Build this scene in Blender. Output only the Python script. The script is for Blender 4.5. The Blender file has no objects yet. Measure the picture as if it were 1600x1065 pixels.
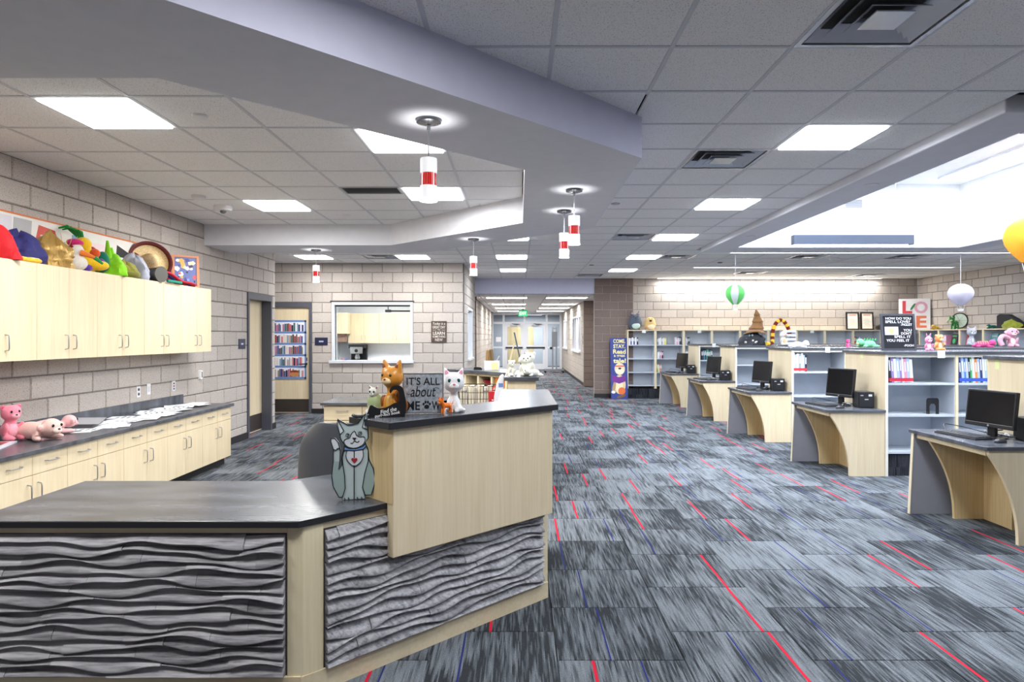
import bpy, bmesh, math, random
from mathutils import Vector, Matrix, Euler
R = random.Random(7)
PI = math.pi
SC = bpy.context.scene
COL = SC.collection
rad = math.radians
# ------------------------------------------------------------------ camera, world, exposure
CAM_H = 1.56
cd = bpy.data.cameras.new('camera'); cam = bpy.data.objects.new('camera', cd); COL.objects.link(cam)
cam.location = (0, 0, CAM_H); cam.rotation_euler = (rad(90), 0, 0)
cd.sensor_width = 36; cd.lens = 36*1028/1600; cd.shift_x = -11/1600; cd.shift_y = -7.5/1600
cd.clip_start = .05; cd.clip_end = 120
SC.camera = cam
w = bpy.data.worlds.new('world'); SC.world = w; w.use_nodes = True
w.node_tree.nodes['Background'].inputs[0].default_value = (.75, .82, 1, 1)
w.node_tree.nodes['Background'].inputs[1].default_value = .25
vs = SC.view_settings
vs.view_transform = 'Standard'; vs.look = 'None'; vs.gamma = 1; vs.use_curve_mapping = False
vs.exposure = 0.0
# light levels (watts) used by the lamp builders below
P_TROFFER_R = 50; P_TROFFER_L = 48; P_WELL = 260; P_WASH = 150; P_CORR = 42; P_PEND = 3
COOL = (.84, .905, 1); WARM = (1, .985, .955)
E_PANEL = 11

# ------------------------------------------------------------------ mesh builder
class MB:
    def __init__(s): s.v = []; s.f = []; s.m = []
    def add(s, vs, fs, m=0, M=None):
        b = len(s.v)
        if M is not None: vs = [M @ Vector(p) for p in vs]
        s.v += [tuple(p) for p in vs]
        for f in fs: s.f.append(tuple(b+i for i in f)); s.m.append(m)
        return s
    def box(s, x0, x1, y0, y1, z0, z1, m=0, M=None):
        vs = [(x0,y0,z0),(x1,y0,z0),(x1,y1,z0),(x0,y1,z0),(x0,y0,z1),(x1,y0,z1),(x1,y1,z1),(x0,y1,z1)]
        return s.add(vs, [(0,3,2,1),(4,5,6,7),(0,1,5,4),(1,2,6,5),(2,3,7,6),(3,0,4,7)], m, M)
    def cbox(s, c, d, rot=(0,0,0), m=0):
        M = Matrix.Translation(c) @ Euler(rot).to_matrix().to_4x4()
        return s.box(-d[0]/2, d[0]/2, -d[1]/2, d[1]/2, -d[2]/2, d[2]/2, m, M)
    def prism(s, pts, a, b, axis='z', m=0, M=None):
        n = len(pts)
        def P(p, t): return (p[0],p[1],t) if axis == 'z' else ((p[0],t,p[1]) if axis == 'y' else (t,p[0],p[1]))
        vs = [P(p,a) for p in pts]+[P(p,b) for p in pts]
        fs = [tuple(range(n))[::-1], tuple(range(n,2*n))]+[(i,(i+1)%n,n+(i+1)%n,n+i) for i in range(n)]
        return s.add(vs, fs, m, M)
    def tube(s, pts, r, n=8, m=0, closed=False):
        pts = [Vector(p) for p in pts]; k = len(pts); vs = []; up = None
        for i, p in enumerate(pts):
            if closed: t = pts[(i+1)%k]-pts[i-1]
            else: t = pts[min(i+1,k-1)]-pts[max(i-1,0)]
            t = t.normalized() if t.length > 1e-9 else Vector((0,0,1))
            if up is None: up = Vector((0,0,1)) if abs(t.z) < .9 else Vector((1,0,0))
            a = t.cross(up)
            if a.length < 1e-6: a = t.cross(Vector((.3,1,.2)))
            a.normalize(); b = a.cross(t).normalized(); up = b
            rr = r[i] if isinstance(r, (list,tuple)) else r
            for j in range(n):
                q = 2*PI*j/n; vs.append(p+a*rr*math.cos(q)+b*rr*math.sin(q))
        fs = []
        for i in range(k if closed else k-1):
            i2 = (i+1) % k
            for j in range(n): fs.append((i*n+j, i*n+(j+1)%n, i2*n+(j+1)%n, i2*n+j))
        if not closed: fs += [tuple(range(n))[::-1], tuple(range((k-1)*n, k*n))]
        return s.add(vs, fs, m)
    def lathe(s, prof, n=24, c=(0,0,0), m=0, M=None, mfun=None, caps=True):
        vs = []; 
        for (r, z) in prof:
            for j in range(n):
                q = 2*PI*j/n; vs.append((c[0]+r*math.cos(q), c[1]+r*math.sin(q), c[2]+z))
        fs = []; b = len(s.v); k = len(prof)
        for i in range(k-1):
            for j in range(n): fs.append((i*n+j, i*n+(j+1)%n, (i+1)*n+(j+1)%n, (i+1)*n+j))
        if caps and prof[0][0] > 1e-5: fs.append(tuple(range(n))[::-1])
        if caps and prof[-1][0] > 1e-5: fs.append(tuple(range((k-1)*n, k*n)))
        mm = len(s.m); s.add(vs, fs, m, M)
        if mfun:
            for i in range(k-1):
                for j in range(n): s.m[mm+i*n+j] = mfun(i, j)
        return s
    def ell(s, c, r, rot=(0,0,0), n=14, k=9, m=0):
        if not isinstance(r, (list,tuple)): r = (r,r,r)
        M = Matrix.Translation(c) @ Euler(rot).to_matrix().to_4x4()
        vs = [(0,0,-r[2])]; 
        for i in range(1,k):
            t = -PI/2+PI*i/k
            for j in range(n):
                q = 2*PI*j/n; vs.append((r[0]*math.cos(t)*math.cos(q), r[1]*math.cos(t)*math.sin(q), r[2]*math.sin(t)))
        vs.append((0,0,r[2])); fs = []
        for j in range(n): fs.append((0, 1+(j+1)%n, 1+j)); fs.append((len(vs)-1, 1+(k-2)*n+j, 1+(k-2)*n+(j+1)%n))
        for i in range(k-2):
            for j in range(n): fs.append((1+i*n+j, 1+i*n+(j+1)%n, 1+(i+1)*n+(j+1)%n, 1+(i+1)*n+j))
        return s.add(vs, fs, m, M)
    def cone(s, p0, p1, r0, r1, n=12, m=0):
        return s.tube([p0, p1], [r0, r1], n, m)
    def grid(s, P, nu, nv, m=0):
        vs = [P(i/nu, j/nv) for j in range(nv+1) for i in range(nu+1)]
        fs = [(j*(nu+1)+i, j*(nu+1)+i+1, (j+1)*(nu+1)+i+1, (j+1)*(nu+1)+i) for j in range(nv) for i in range(nu)]
        return s.add(vs, fs, m)
    def text(s, t, M, h, width=None, m=0, thick=.001):
        vs, fs, x0, x1, y0, y1 = TXT[t]
        k = h/(y1-y0); kx = k if width is None else width/(x1-x0)
        cx, cy = (x0+x1)/2, (y0+y1)/2
        vv = [((x-cx)*kx, (y-cy)*k, (thick if z > 0 else 0)) for (x,y,z) in vs]
        return s.add(vv, fs, m, M)

# lettering, all generated once
STR = ["IT'S ALL", "about", "ME", "W", "Find the", "purr-fect book", "COME.", "STAY.", "Read", "a great", "tale!", "EXIT",
       "Today is a", "GREAT DAY", "TO", "LEARN", "SOMETHING", "NEW", "L", "O", "V", "E",
       "HOW DO YOU", "SPELL LOVE?", "-PIGLET", "YOU", "DON'T", "SPELL IT", "YOU FEEL IT", "-POOH"]
TXT = {}
def make_text():
    tmp = []
    for t in STR:
        c = bpy.data.curves.new('t', 'FONT'); c.body = t; c.extrude = .02; c.resolution_u = 3
        if t in ('about', 'Today is a', 'Find the', 'purr-fect book'): c.shear = .25
        c.offset = {'IT\'S ALL': .012, 'COME.': .03, 'STAY.': .03, 'Read': .03, 'a great': .02, 'tale!': .03, 'LEARN': .015,
                    'L': .03, 'O': .03, 'V': .03, 'E': .03, 'ME': .02, 'W': .02, 'EXIT': .02}.get(t, .006)
        o = bpy.data.objects.new('t', c); COL.objects.link(o); tmp.append((t, o))
    dg = bpy.context.evaluated_depsgraph_get(); dg.update()
    for t, o in tmp:
        me = bpy.data.meshes.new_from_object(o.evaluated_get(dg))
        vs = [tuple(v.co) for v in me.vertices]; fs = [tuple(p.vertices) for p in me.polygons]
        xs = [v[0] for v in vs]; ys = [v[1] for v in vs]
        TXT[t] = (vs, fs, min(xs), max(xs), min(ys), max(ys))
        bpy.data.meshes.remove(me); c = o.data; bpy.data.objects.remove(o); bpy.data.curves.remove(c)
make_text()

ORG = {}
def tag(o, label=None, cat=None, group=None, kind=None):
    if label: o['label'] = label
    if cat: o['category'] = cat
    if group: o['group'] = group
    if kind: o['kind'] = kind
    return o
def thing(name, label, cat, loc=(0,0,0), rot=0, group=None, world=False, tilt=None):
    o = bpy.data.objects.new(name, None); COL.objects.link(o); o.empty_display_size = .05
    o.location = loc; o.rotation_euler = tilt if tilt else (0,0,rot)
    ORG[o] = Vector(loc) if world else Vector((0,0,0))
    return tag(o, label, cat, group)
def mesh(name, mb, mats, org=Vector((0,0,0)), smooth=None, bevel=0):
    me = bpy.data.meshes.new(name)
    vs = [tuple(Vector(v)-org) for v in mb.v]
    me.from_pydata(vs, [], mb.f)
    if not isinstance(mats, (list,tuple)): mats = [mats]
    for m in mats: me.materials.append(m)
    if len(mats) > 1: me.polygons.foreach_set('material_index', mb.m)
    bm = bmesh.new(); bm.from_mesh(me)
    bmesh.ops.recalc_face_normals(bm, faces=bm.faces)
    if bevel:
        es = [e for e in bm.edges if len(e.link_faces) == 2 and e.calc_face_angle(0) > .6]
        bmesh.ops.bevel(bm, geom=es, offset=bevel, segments=2, affect='EDGES', profile=.5, clamp_overlap=True)
    bm.to_mesh(me); bm.free()
    if smooth is not None:
        me.shade_smooth()
        me.set_sharp_from_angle(angle=rad(smooth))
    me.update()
    return me
def part(name, mb, mats, parent=None, smooth=None, bevel=0, label=None, kind=None, loc=None, rot=None):
    org = ORG.get(parent, Vector((0,0,0))) if parent else Vector((0,0,0))
    me = mesh(name, mb, mats, org, smooth, bevel)
    o = bpy.data.objects.new(name, me); COL.objects.link(o)
    if parent: o.parent = parent
    if loc: o.location = loc
    if rot: o.rotation_euler = rot
    ORG[o] = org
    return tag(o, label, None, None, kind)
def single(name, mb, mats, label, cat, org, group=None, smooth=None, bevel=0, rot=0, tilt=None, local=False):
    """a thing that is one mesh; mb in world coordinates unless local"""
    me = mesh(name, mb, mats, Vector((0,0,0)) if local else Vector(org), smooth, bevel)
    o = bpy.data.objects.new(name, me); COL.objects.link(o); o.location = org
    o.rotation_euler = tilt if tilt else (0,0,rot)
    ORG[o] = Vector((0,0,0)) if local else Vector(org)
    return tag(o, label, cat, group)
def fuse(o, voxel, it=4):
    """melts overlapping shapes into one continuous skin"""
    m = o.modifiers.new('skin', 'REMESH'); m.mode = 'VOXEL'; m.voxel_size = voxel; m.use_smooth_shade = True
    s = o.modifiers.new('soft', 'SMOOTH'); s.iterations = it; s.factor = .5
    return o
def dup(root, loc=None, rot=None, label=None, group=None):
    r = root.copy(); COL.objects.link(r)
    if loc is not None: r.location = loc
    if rot is not None: r.rotation_euler = (0,0,rot)
    if label: r['label'] = label
    if group: r['group'] = group
    for ch in list(root.children):
        c = ch.copy(); COL.objects.link(c); c.parent = r
        for g in list(ch.children):
            d = g.copy(); COL.objects.link(d); d.parent = c
    return r
def structure(name, mb, mats, label=None, smooth=None, bevel=0, parent=None):
    o = part(name, mb, mats, parent, smooth, bevel)
    if not parent: o['kind'] = 'structure'
    if label: o['label'] = label
    return o

# ------------------------------------------------------------------ materials
class NT:
    def __init__(s, m): s.t = m.node_tree; s.n = s.t.nodes; s.l = s.t.links
    def new(s, ty, **k):
        n = s.n.new(ty)
        for a, b in k.items(): setattr(n, a, b)
        return n
    def put(s, sock, v):
        if isinstance(v, bpy.types.NodeSocket): s.l.new(v, sock)
        elif v is not None: sock.default_value = v
    def math(s, op, a, b=None, c=None, clamp=False):
        n = s.new('ShaderNodeMath', operation=op, use_clamp=clamp)
        for i, v in enumerate((a,b,c)):
            if v is not None: s.put(n.inputs[i], v)
        return n.outputs[0]
    def mix(s, f, a, b, mode='MIX'):
        n = s.new('ShaderNodeMix', data_type='RGBA', blend_type=mode)
        s.put(n.inputs[0], f)
        for i, v in ((6,a),(7,b)):
            if isinstance(v, (tuple,list)): v = tuple(v)+((1,) if len(v) == 3 else ())
            s.put(n.inputs[i], v)
        return n.outputs[2]
    def ramp(s, f, stops, interp='LINEAR'):
        n = s.new('ShaderNodeValToRGB'); cr = n.color_ramp; cr.interpolation = interp
        while len(cr.elements) < len(stops): cr.elements.new(.5)
        for e, (p, c) in zip(cr.elements, stops): e.position = p; e.color = tuple(c)+(1,) if len(c) == 3 else c
        s.put(n.inputs[0], f); return n.outputs[0]
    def coord(s, kind='Object', scale=(1,1,1), rot=(0,0,0)):
        c = s.new('ShaderNodeTexCoord'); mp = s.new('ShaderNodeMapping')
        mp.inputs['Scale'].default_value = scale; mp.inputs['Rotation'].default_value = rot
        s.l.new(c.outputs[kind], mp.inputs[0]); return mp.outputs[0]
    def pos(s, scale=(1,1,1)):
        c = s.new('ShaderNodeNewGeometry'); mp = s.new('ShaderNodeMapping'); mp.inputs['Scale'].default_value = scale
        s.l.new(c.outputs['Position'], mp.inputs[0]); return mp.outputs[0]
    def noise(s, vec, scale=5, detail=3, rough=.55, out=0):
        n = s.new('ShaderNodeTexNoise'); s.put(n.inputs['Vector'], vec)
        n.inputs['Scale'].default_value = scale; n.inputs['Detail'].default_value = detail; n.inputs['Roughness'].default_value = rough
        return n.outputs[out]
    def bump(s, h, strength=.2, dist=.01):
        n = s.new('ShaderNodeBump'); n.inputs['Strength'].default_value = strength; n.inputs['Distance'].default_value = dist
        s.put(n.inputs['Height'], h); return n.outputs[0]
    def rand(s): return s.new('ShaderNodeObjectInfo').outputs['Random']
def srgb(r, g, b):
    f = lambda c: (c/255/12.92) if c/255 <= .04045 else ((c/255+.055)/1.055)**2.4
    return (f(r), f(g), f(b))
MATS = {}
def mat(name, col=(.5,.5,.5), rough=.6, metal=0, spec=.5, emit=None, es=0, trans=0, alpha=1, ior=1.45):
    m = bpy.data.materials.new(name); m.use_nodes = True
    b = m.node_tree.nodes['Principled BSDF']
    b.inputs['Base Color'].default_value = tuple(col)+(1,)
    b.inputs['Roughness'].default_value = rough; b.inputs['Metallic'].default_value = metal
    b.inputs['Specular IOR Level'].default_value = spec
    b.inputs['IOR'].default_value = ior
    if emit: b.inputs['Emission Color'].default_value = tuple(emit)+(1,); b.inputs['Emission Strength'].default_value = es
    if trans: b.inputs['Transmission Weight'].default_value = trans
    if alpha < 1: b.inputs['Alpha'].default_value = alpha
    m.diffuse_color = tuple(col)+(1,)
    return m
def bsdf(m): return m.node_tree.nodes['Principled BSDF']
def plain(r, g, b, rough=.6, metal=0, **k):
    """plain painted surface with a faint mottling"""
    key = ('p', r, g, b, rough, metal)+tuple(sorted(k.items()))
    if key not in MATS:
        m = mat('paint_%d_%d_%d' % (r,g,b), srgb(r,g,b), rough, metal, **k)
        t = NT(m); f = t.noise(t.coord(), 9, 3)
        c = srgb(r,g,b)
        t.put(bsdf(m).inputs['Base Color'], t.mix(f, tuple(x*.93 for x in c), tuple(min(1,x*1.05) for x in c)))
        MATS[key] = m
    return MATS[key]
def plushm(r, g, b):
    key = ('plush', r, g, b)
    if key not in MATS:
        m = mat('plush_%d_%d_%d' % (r,g,b), srgb(r,g,b), .95, spec=.15)
        t = NT(m); co = t.coord(); f = t.noise(co, 160, 2); c = srgb(r,g,b)
        t.put(bsdf(m).inputs['Base Color'], t.mix(f, tuple(x*.78 for x in c), tuple(min(1,x*1.12) for x in c)))
        t.put(bsdf(m).inputs['Normal'], t.bump(f, .5, .004))
        bsdf(m).inputs['Sheen Weight'].default_value = .25
        MATS[key] = m
    return MATS[key]
def wood(name, c0, c1, axis='z', rough=.42, fine=70):
    m = mat(name, c0, rough, spec=.4); t = NT(m)
    sc = {'z': (fine,fine,2.2), 'x': (2.2,fine,fine), 'y': (fine,2.2,fine)}[axis]
    sc2 = {'z': (7,7,.6), 'x': (.6,7,7), 'y': (7,.6,7)}[axis]
    a = t.noise(t.coord('Object', sc), 1, 4, .6); b = t.noise(t.coord('Object', sc2), 1, 5, .6)
    f = t.math('ADD', t.math('MULTIPLY', a, .5), t.math('MULTIPLY', b, .5))
    t.put(bsdf(m).inputs['Base Color'], t.ramp(f, [(.3, c1), (.62, c0)]))
    return m
MAPLE = wood('maple', srgb(229,214,183), srgb(213,194,158))
MAPLE_X = wood('maple_flat', srgb(229,214,183), srgb(213,194,158), 'x')
MAPLE_EDGE = wood('maple_edge', srgb(236,226,196), srgb(222,206,168), 'z')
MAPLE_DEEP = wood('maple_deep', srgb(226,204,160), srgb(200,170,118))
def countertop():
    m = mat('charcoal_laminate', srgb(70,71,76), .27, spec=.55); t = NT(m)
    f = t.noise(t.pos((1.3,4.5,2)), 2.0, 3, .5); g = t.noise(t.pos(), 160, 1)
    c = t.ramp(f, [(.32, srgb(62,65,72)), (.7, srgb(94,98,107))])
    t.put(bsdf(m).inputs['Base Color'], t.mix(t.math('MULTIPLY', g, .12), c, srgb(58,60,66)))
    return m
TOP = countertop()
EDGE = plain(38,38,43, .4)
def block_mat(name, a, b, speck, val=.16):
    m = mat(name, a, .95, spec=.15); t = NT(m); rnd = t.rand()
    co = t.coord('Object'); 
    off = t.new('ShaderNodeVectorMath', operation='ADD'); t.put(off.inputs[0], co)
    k = t.new('ShaderNodeCombineXYZ'); t.put(k.inputs[0], t.math('MULTIPLY', rnd, 37)); t.put(k.inputs[2], t.math('MULTIPLY', rnd, 91)); t.put(off.inputs[1], k.outputs[0])
    n1 = t.noise(off.outputs[0], 85, 3, .75); n2 = t.noise(off.outputs[0], 22, 3, .6)
    base = t.mix(n2, a, b)
    base = t.mix(t.math('MULTIPLY', t.math('LESS_THAN', n1, .42), .6), base, speck)
    base = t.mix(t.math('MULTIPLY', t.math('GREATER_THAN', n1, .62), .5), base, srgb(214,208,202))
    hv = t.new('ShaderNodeHueSaturation'); t.put(hv.inputs['Color'], base)
    t.put(hv.inputs['Value'], t.math('ADD', 1-val/2, t.math('MULTIPLY', rnd, val)))
    t.put(bsdf(m).inputs['Base Color'], hv.outputs[0])
    t.put(bsdf(m).inputs['Normal'], t.bump(n1, .5, .004))
    return m
BLOCK = block_mat('ground_face_block', srgb(196,188,182), srgb(180,172,166), srgb(112,105,101))
BLOCK_SMOOTH = block_mat('smooth_block', srgb(196,188,180), srgb(180,172,164), srgb(140,132,126), .1)
BLOCK_DARK = block_mat('brown_split_block', srgb(140,124,116), srgb(120,106,100), srgb(74,64,60), .12)
MORTAR = plain(112,107,103, .95)
MORTAR_M = plain(138,132,127, .95)
MORTAR_D = plain(116,106,100, .95)
MORTAR_L = plain(150,143,137, .95)
def tile_mat():
    m = mat('mineral_fibre_tile', srgb(238,238,239), .95, spec=.1); t = NT(m)
    p = t.pos(); n = t.noise(p, 150, 2, .7); n2 = t.noise(p, 40, 3)
    c = t.mix(t.math('LESS_THAN', n, .38), srgb(240,240,241), srgb(160,160,164))
    c = t.mix(t.math('MULTIPLY', n2, .25), c, srgb(220,220,223))
    t.put(bsdf(m).inputs['Base Color'], c); t.put(bsdf(m).inputs['Normal'], t.bump(n, .4, .004))
    return m
CTILE = tile_mat()
CGRID = plain(200,202,208, .5)
DECK = plain(60,60,62, .9)
GYP = plain(216,217,224, .8)
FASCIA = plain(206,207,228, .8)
GYP_W = plain(236,238,240, .85)
def carpet(name, dark_only=False):
    m = mat(name, (.1,.1,.1), 1, spec=.05); t = NT(m)
    T = .615
    g = t.new('ShaderNodeNewGeometry'); sp = t.new('ShaderNodeSeparateXYZ'); t.l.new(g.outputs['Position'], sp.inputs[0])
    x, y = sp.outputs[0], sp.outputs[1]
    if dark_only: y = sp.outputs[2]; 
    u = t.math('DIVIDE', t.math('SUBTRACT', x, .8), T); ci = t.math('FLOOR', u); fu = t.math('FRACT', u)
    par = t.math('MODULO', t.math('ADD', ci, 1000), 2)
    v = t.math('ADD', t.math('DIVIDE', t.math('SUBTRACT', y, 3.479), T), t.math('MULTIPLY', par, .5))
    ri = t.math('FLOOR', v); fv = t.math('FRACT', v)
    def wn(seed):
        k = t.new('ShaderNodeCombineXYZ'); t.put(k.inputs[0], ci); t.put(k.inputs[1], ri); t.put(k.inputs[2], seed)
        n = t.new('ShaderNodeTexWhiteNoise', noise_dimensions='3D'); t.l.new(k.outputs[0], n.inputs['Vector']); return n.outputs['Value']
    r1, r2, r3, r4 = wn(1.3), wn(2.7), wn(4.1), wn(5.9)
    xq = t.math('FLOOR', t.math('MULTIPLY', x, 150))
    wq = t.new('ShaderNodeTexWhiteNoise', noise_dimensions='2D'); kq = t.new('ShaderNodeCombineXYZ'); t.put(kq.inputs[0], xq); t.put(kq.inputs[1], r1); t.l.new(kq.outputs[0], wq.inputs['Vector'])
    k = t.new('ShaderNodeCombineXYZ'); t.put(k.inputs[0], t.math('MULTIPLY', xq, .37)); t.put(k.inputs[1], t.math('ADD', t.math('MULTIPLY', y, 4.2), t.math('MULTIPLY', wq.outputs['Value'], 1.6))); t.put(k.inputs[2], t.math('MULTIPLY', r1, 50))
    streak = t.noise(k.outputs[0], 1, 1, .5)
    k2 = t.new('ShaderNodeCombineXYZ'); t.put(k2.inputs[0], t.math('MULTIPLY', x, 4.5)); t.put(k2.inputs[1], t.math('ADD', t.math('MULTIPLY', y, 2.4), t.math('MULTIPLY', wq.outputs['Value'], .5))); t.put(k2.inputs[2], t.math('MULTIPLY', r1, 90))
    broad = t.noise(k2.outputs[0], 1, 2, .5)
    f = t.math('ADD', t.math('MULTIPLY', streak, .55), t.math('MULTIPLY', broad, .5))
    f = t.math('ADD', f, t.math('MULTIPLY', t.math('SUBTRACT', r2, .5), .13))
    if dark_only:
        c = t.ramp(f, [(.4, srgb(26,27,31)), (.6, srgb(60,62,68))])
    else:
        c = t.ramp(f, [(.43, srgb(54,57,61)), (.465, srgb(76,80,85)), (.525, srgb(90,95,100)), (.56, srgb(105,110,116)), (.66, srgb(119,125,131))])
    # loop-pile ribs
    k3 = t.new('ShaderNodeCombineXYZ'); t.put(k3.inputs[0], t.math('MULTIPLY', x, 150)); t.put(k3.inputs[1], t.math('MULTIPLY', y, 90))
    rib = t.noise(k3.outputs[0], 1, 1)
    ribl = t.math('ABSOLUTE', t.math('SINE', t.math('MULTIPLY', x, 620)))
    pile = t.math('MULTIPLY', t.math('ADD', .55, t.math('MULTIPLY', rib, .9)), t.math('ADD', .7, t.math('MULTIPLY', ribl, .45)))
    pn = t.new('ShaderNodeCombineXYZ'); [t.put(pn.inputs[i], pile) for i in range(3)]
    c = t.mix(1.0, c, pn.outputs[0], 'MULTIPLY')
    if not dark_only:
        lx = t.math('ABSOLUTE', t.math('SUBTRACT', fu, t.math('ADD', .12, t.math('MULTIPLY', r3, .76))))
        red = t.math('MULTIPLY', t.math('LESS_THAN', lx, .0125), t.math('GREATER_THAN', r4, .33))
        c = t.mix(red, c, srgb(196,40,60))
        bx = t.math('ABSOLUTE', t.math('SUBTRACT', fu, t.math('ADD', .12, t.math('MULTIPLY', r2, .76))))
        blue = t.math('MULTIPLY', t.math('LESS_THAN', bx, .007), t.math('LESS_THAN', r4, .6))
        c = t.mix(blue, c, srgb(44,52,110))
        # seam between tiles
        ed = t.math('MINIMUM', t.math('MINIMUM', fu, t.math('SUBTRACT', 1, fu)), t.math('MINIMUM', fv, t.math('SUBTRACT', 1, fv)))
    t.put(bsdf(m).inputs['Base Color'], c)
    t.put(bsdf(m).inputs['Normal'], t.bump(pile, .35, .004))
    return m
CARPET = carpet('carpet_tile')
CARPET_BASE = carpet('carpet_base', True)
BASEBD = plain(40,38,40, .5)
ALU = plain(222,225,232, .4, .05)
ALU_D = plain(150,154,162, .35, .6)
STEEL = plain(186,188,192, .28, .9)
FRAME = plain(84,86,96, .45)
BLACK = plain(24,24,28, .4)
BLACKM = plain(30,30,33, .7)
WHITE = plain(240,240,242, .5)
GREYLAM = plain(196,203,213, .5)
GREYPAN = plain(150,152,162, .55)
GLASS = mat('clear_glass', (.9,.95,.95), .03, trans=1, ior=1.02, spec=.5)
def em(name, c, s):
    return mat(name, (.9,.9,.9), .5, emit=c, es=s)
PANEL_R = em('lit_diffuser_cool', (.93,.96,1), E_PANEL); PANEL_L = em('lit_diffuser', (1,.99,.97), E_PANEL)
SLOT = em('lit_slot', (.97,.98,1), 7)
TRIMW = plain(228,230,236, .4)
def area(parent, loc, sx, sy, power, col, rot=(0,0,0), spread=180):
    l = bpy.data.lights.new('lamp', 'AREA'); l.shape = 'RECTANGLE'; l.size = sx; l.size_y = sy; l.energy = power; l.color = col
    l.spread = rad(spread)
    o = bpy.data.objects.new('lamp', l); COL.objects.link(o); o.rotation_euler = rot
    if parent: o.parent = parent
    o.location = Vector(loc)-(ORG.get(parent, Vector()) if parent else Vector())
    return o
def point(parent, loc, power, col, r=.03):
    l = bpy.data.lights.new('lamp', 'POINT'); l.energy = power; l.color = col; l.shadow_soft_size = r
    o = bpy.data.objects.new('lamp', l); COL.objects.link(o)
    if parent: o.parent = parent
    o.location = Vector(loc)-(ORG.get(parent, Vector()) if parent else Vector())
    return o
def FACE(x, y, z, rz=0, tilt=0):
    """plane whose x runs along the picture, y up, facing -Y, turned rz about Z and leaned back by tilt"""
    return Matrix.Translation((x,y,z)) @ Matrix.Rotation(rz,4,'Z') @ Matrix.Rotation(-tilt,4,'X') @ Matrix.Rotation(PI/2,4,'X')
ORD = ['first','second','third','fourth','fifth','sixth','seventh','eighth','ninth','tenth','eleventh','twelfth','thirteenth','fourteenth','fifteenth','sixteenth']
# ================================================================== STRUCTURE
HC = 3.032   # ceiling height
BL, BH = .4064, .2032
BM = {}
def block_mesh(w, h, m):
    key = (round(w,3), round(h,3), m.name)
    if key not in BM:
        b = MB(); e = .007; d = .009
        vs = [(0,d,0),(w,d,0),(w,d,h),(0,d,h),(e,0,e),(w-e,0,e),(w-e,0,h-e),(e,0,h-e)]
        b.add(vs, [(4,5,6,7),(0,1,5,4),(1,2,6,5),(2,3,7,6),(3,0,4,7)])
        me = bpy.data.meshes.new('concrete_block'); me.from_pydata(b.v, [], b.f); me.materials.append(m); me.update()
        BM[key] = me
    return BM[key]
def block_wall(name, ox, oy, rz, L, z1, holes=(), bm=BLOCK, mortar=MORTAR, phase=0, skip=None, thick=.2, cap=300, vert=()):
    us = sorted({0, L} | {h[0] for h in holes} | {h[1] for h in holes}); zs = sorted({0, z1} | {h[2] for h in holes} | {h[3] for h in holes})
    mb = MB()
    for i in range(len(us)-1):
        for j in range(len(zs)-1):
            cu, cz = (us[i]+us[i+1])/2, (zs[j]+zs[j+1])/2
            if any(h[0] < cu < h[1] and h[2] < cz < h[3] for h in holes): continue
            mb.box(us[i], us[i+1], .009, thick, zs[j], zs[j+1])
    root = part(name, mb, mortar); root['kind'] = 'structure'
    root.location = (ox, oy, 0); root.rotation_euler = (0,0,rz)
    M = Matrix.Translation((ox,oy,0)) @ Matrix.Rotation(rz,4,'Z')
    pcs = []
    j = 0
    while j*BH < z1-.03:
        za, zb = j*BH, min((j+1)*BH, z1)
        soldier = any(abs(h[3]-za) < .12 and h[3] < 2.6 for h in vert)
        u = -BL+(phase+(j % 2)*.5)*BL % BL
        while u < L-.02:
            ua, ub = max(u, 0), min(u+BL, L); u += BL
            if ub-ua < .03: continue
            rects = [(ua,ub,za,zb)]
            for h in holes:
                nr = []
                for (a,b,c,d) in rects:
                    if b <= h[0] or a >= h[1] or d <= h[2] or c >= h[3]: nr.append((a,b,c,d)); continue
                    if a < h[0]: nr.append((a,h[0],c,d))
                    if b > h[1]: nr.append((h[1],b,c,d))
                    a2, b2 = max(a,h[0]), min(b,h[1])
                    if c < h[2]: nr.append((a2,b2,c,h[2]))
                    if d > h[3]: nr.append((a2,b2,h[3],d))
                rects = nr
            for (a,b,c,d) in rects:
                if b-a < .03 or d-c < .03: continue
                if skip and skip((a+b)/2, (c+d)/2): continue
                p = M @ Vector(((a+b)/2, 0, (c+d)/2))
                pcs.append(((p-Vector((0,0,CAM_H))).length, a, b, c, d))
        j += 1
    pcs.sort()
    g = .005
    for (dist,a,b,c,d) in pcs[:cap]:
        o = bpy.data.objects.new('concrete_block', block_mesh(b-a-2*g, d-c-2*g, bm)); COL.objects.link(o)
        o.parent = root; o.location = (a+g, 0, c+g)
    if len(pcs) > cap:
        mb = MB(); e = .007; dd = .009
        for (dist,a,b,c,d) in pcs[cap:]:
            w, h = b-a-2*g, d-c-2*g
            mb.add([(a+g+x,y,c+g+z) for x,y,z in [(0,dd,0),(w,dd,0),(w,dd,h),(0,dd,h),(e,0,e),(w-e,0,e),(w-e,0,h-e),(e,0,h-e)]],
                   [(4,5,6,7),(0,1,5,4),(1,2,6,5),(2,3,7,6),(3,0,4,7)])
        part('block_courses', mb, bm, root, kind='stuff')
    return root

XL = -4.145; XR = 10.2; YB = 16.85; YO = 13.28; XO = -1.125; XC = 2.03; YE = 30.8
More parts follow.
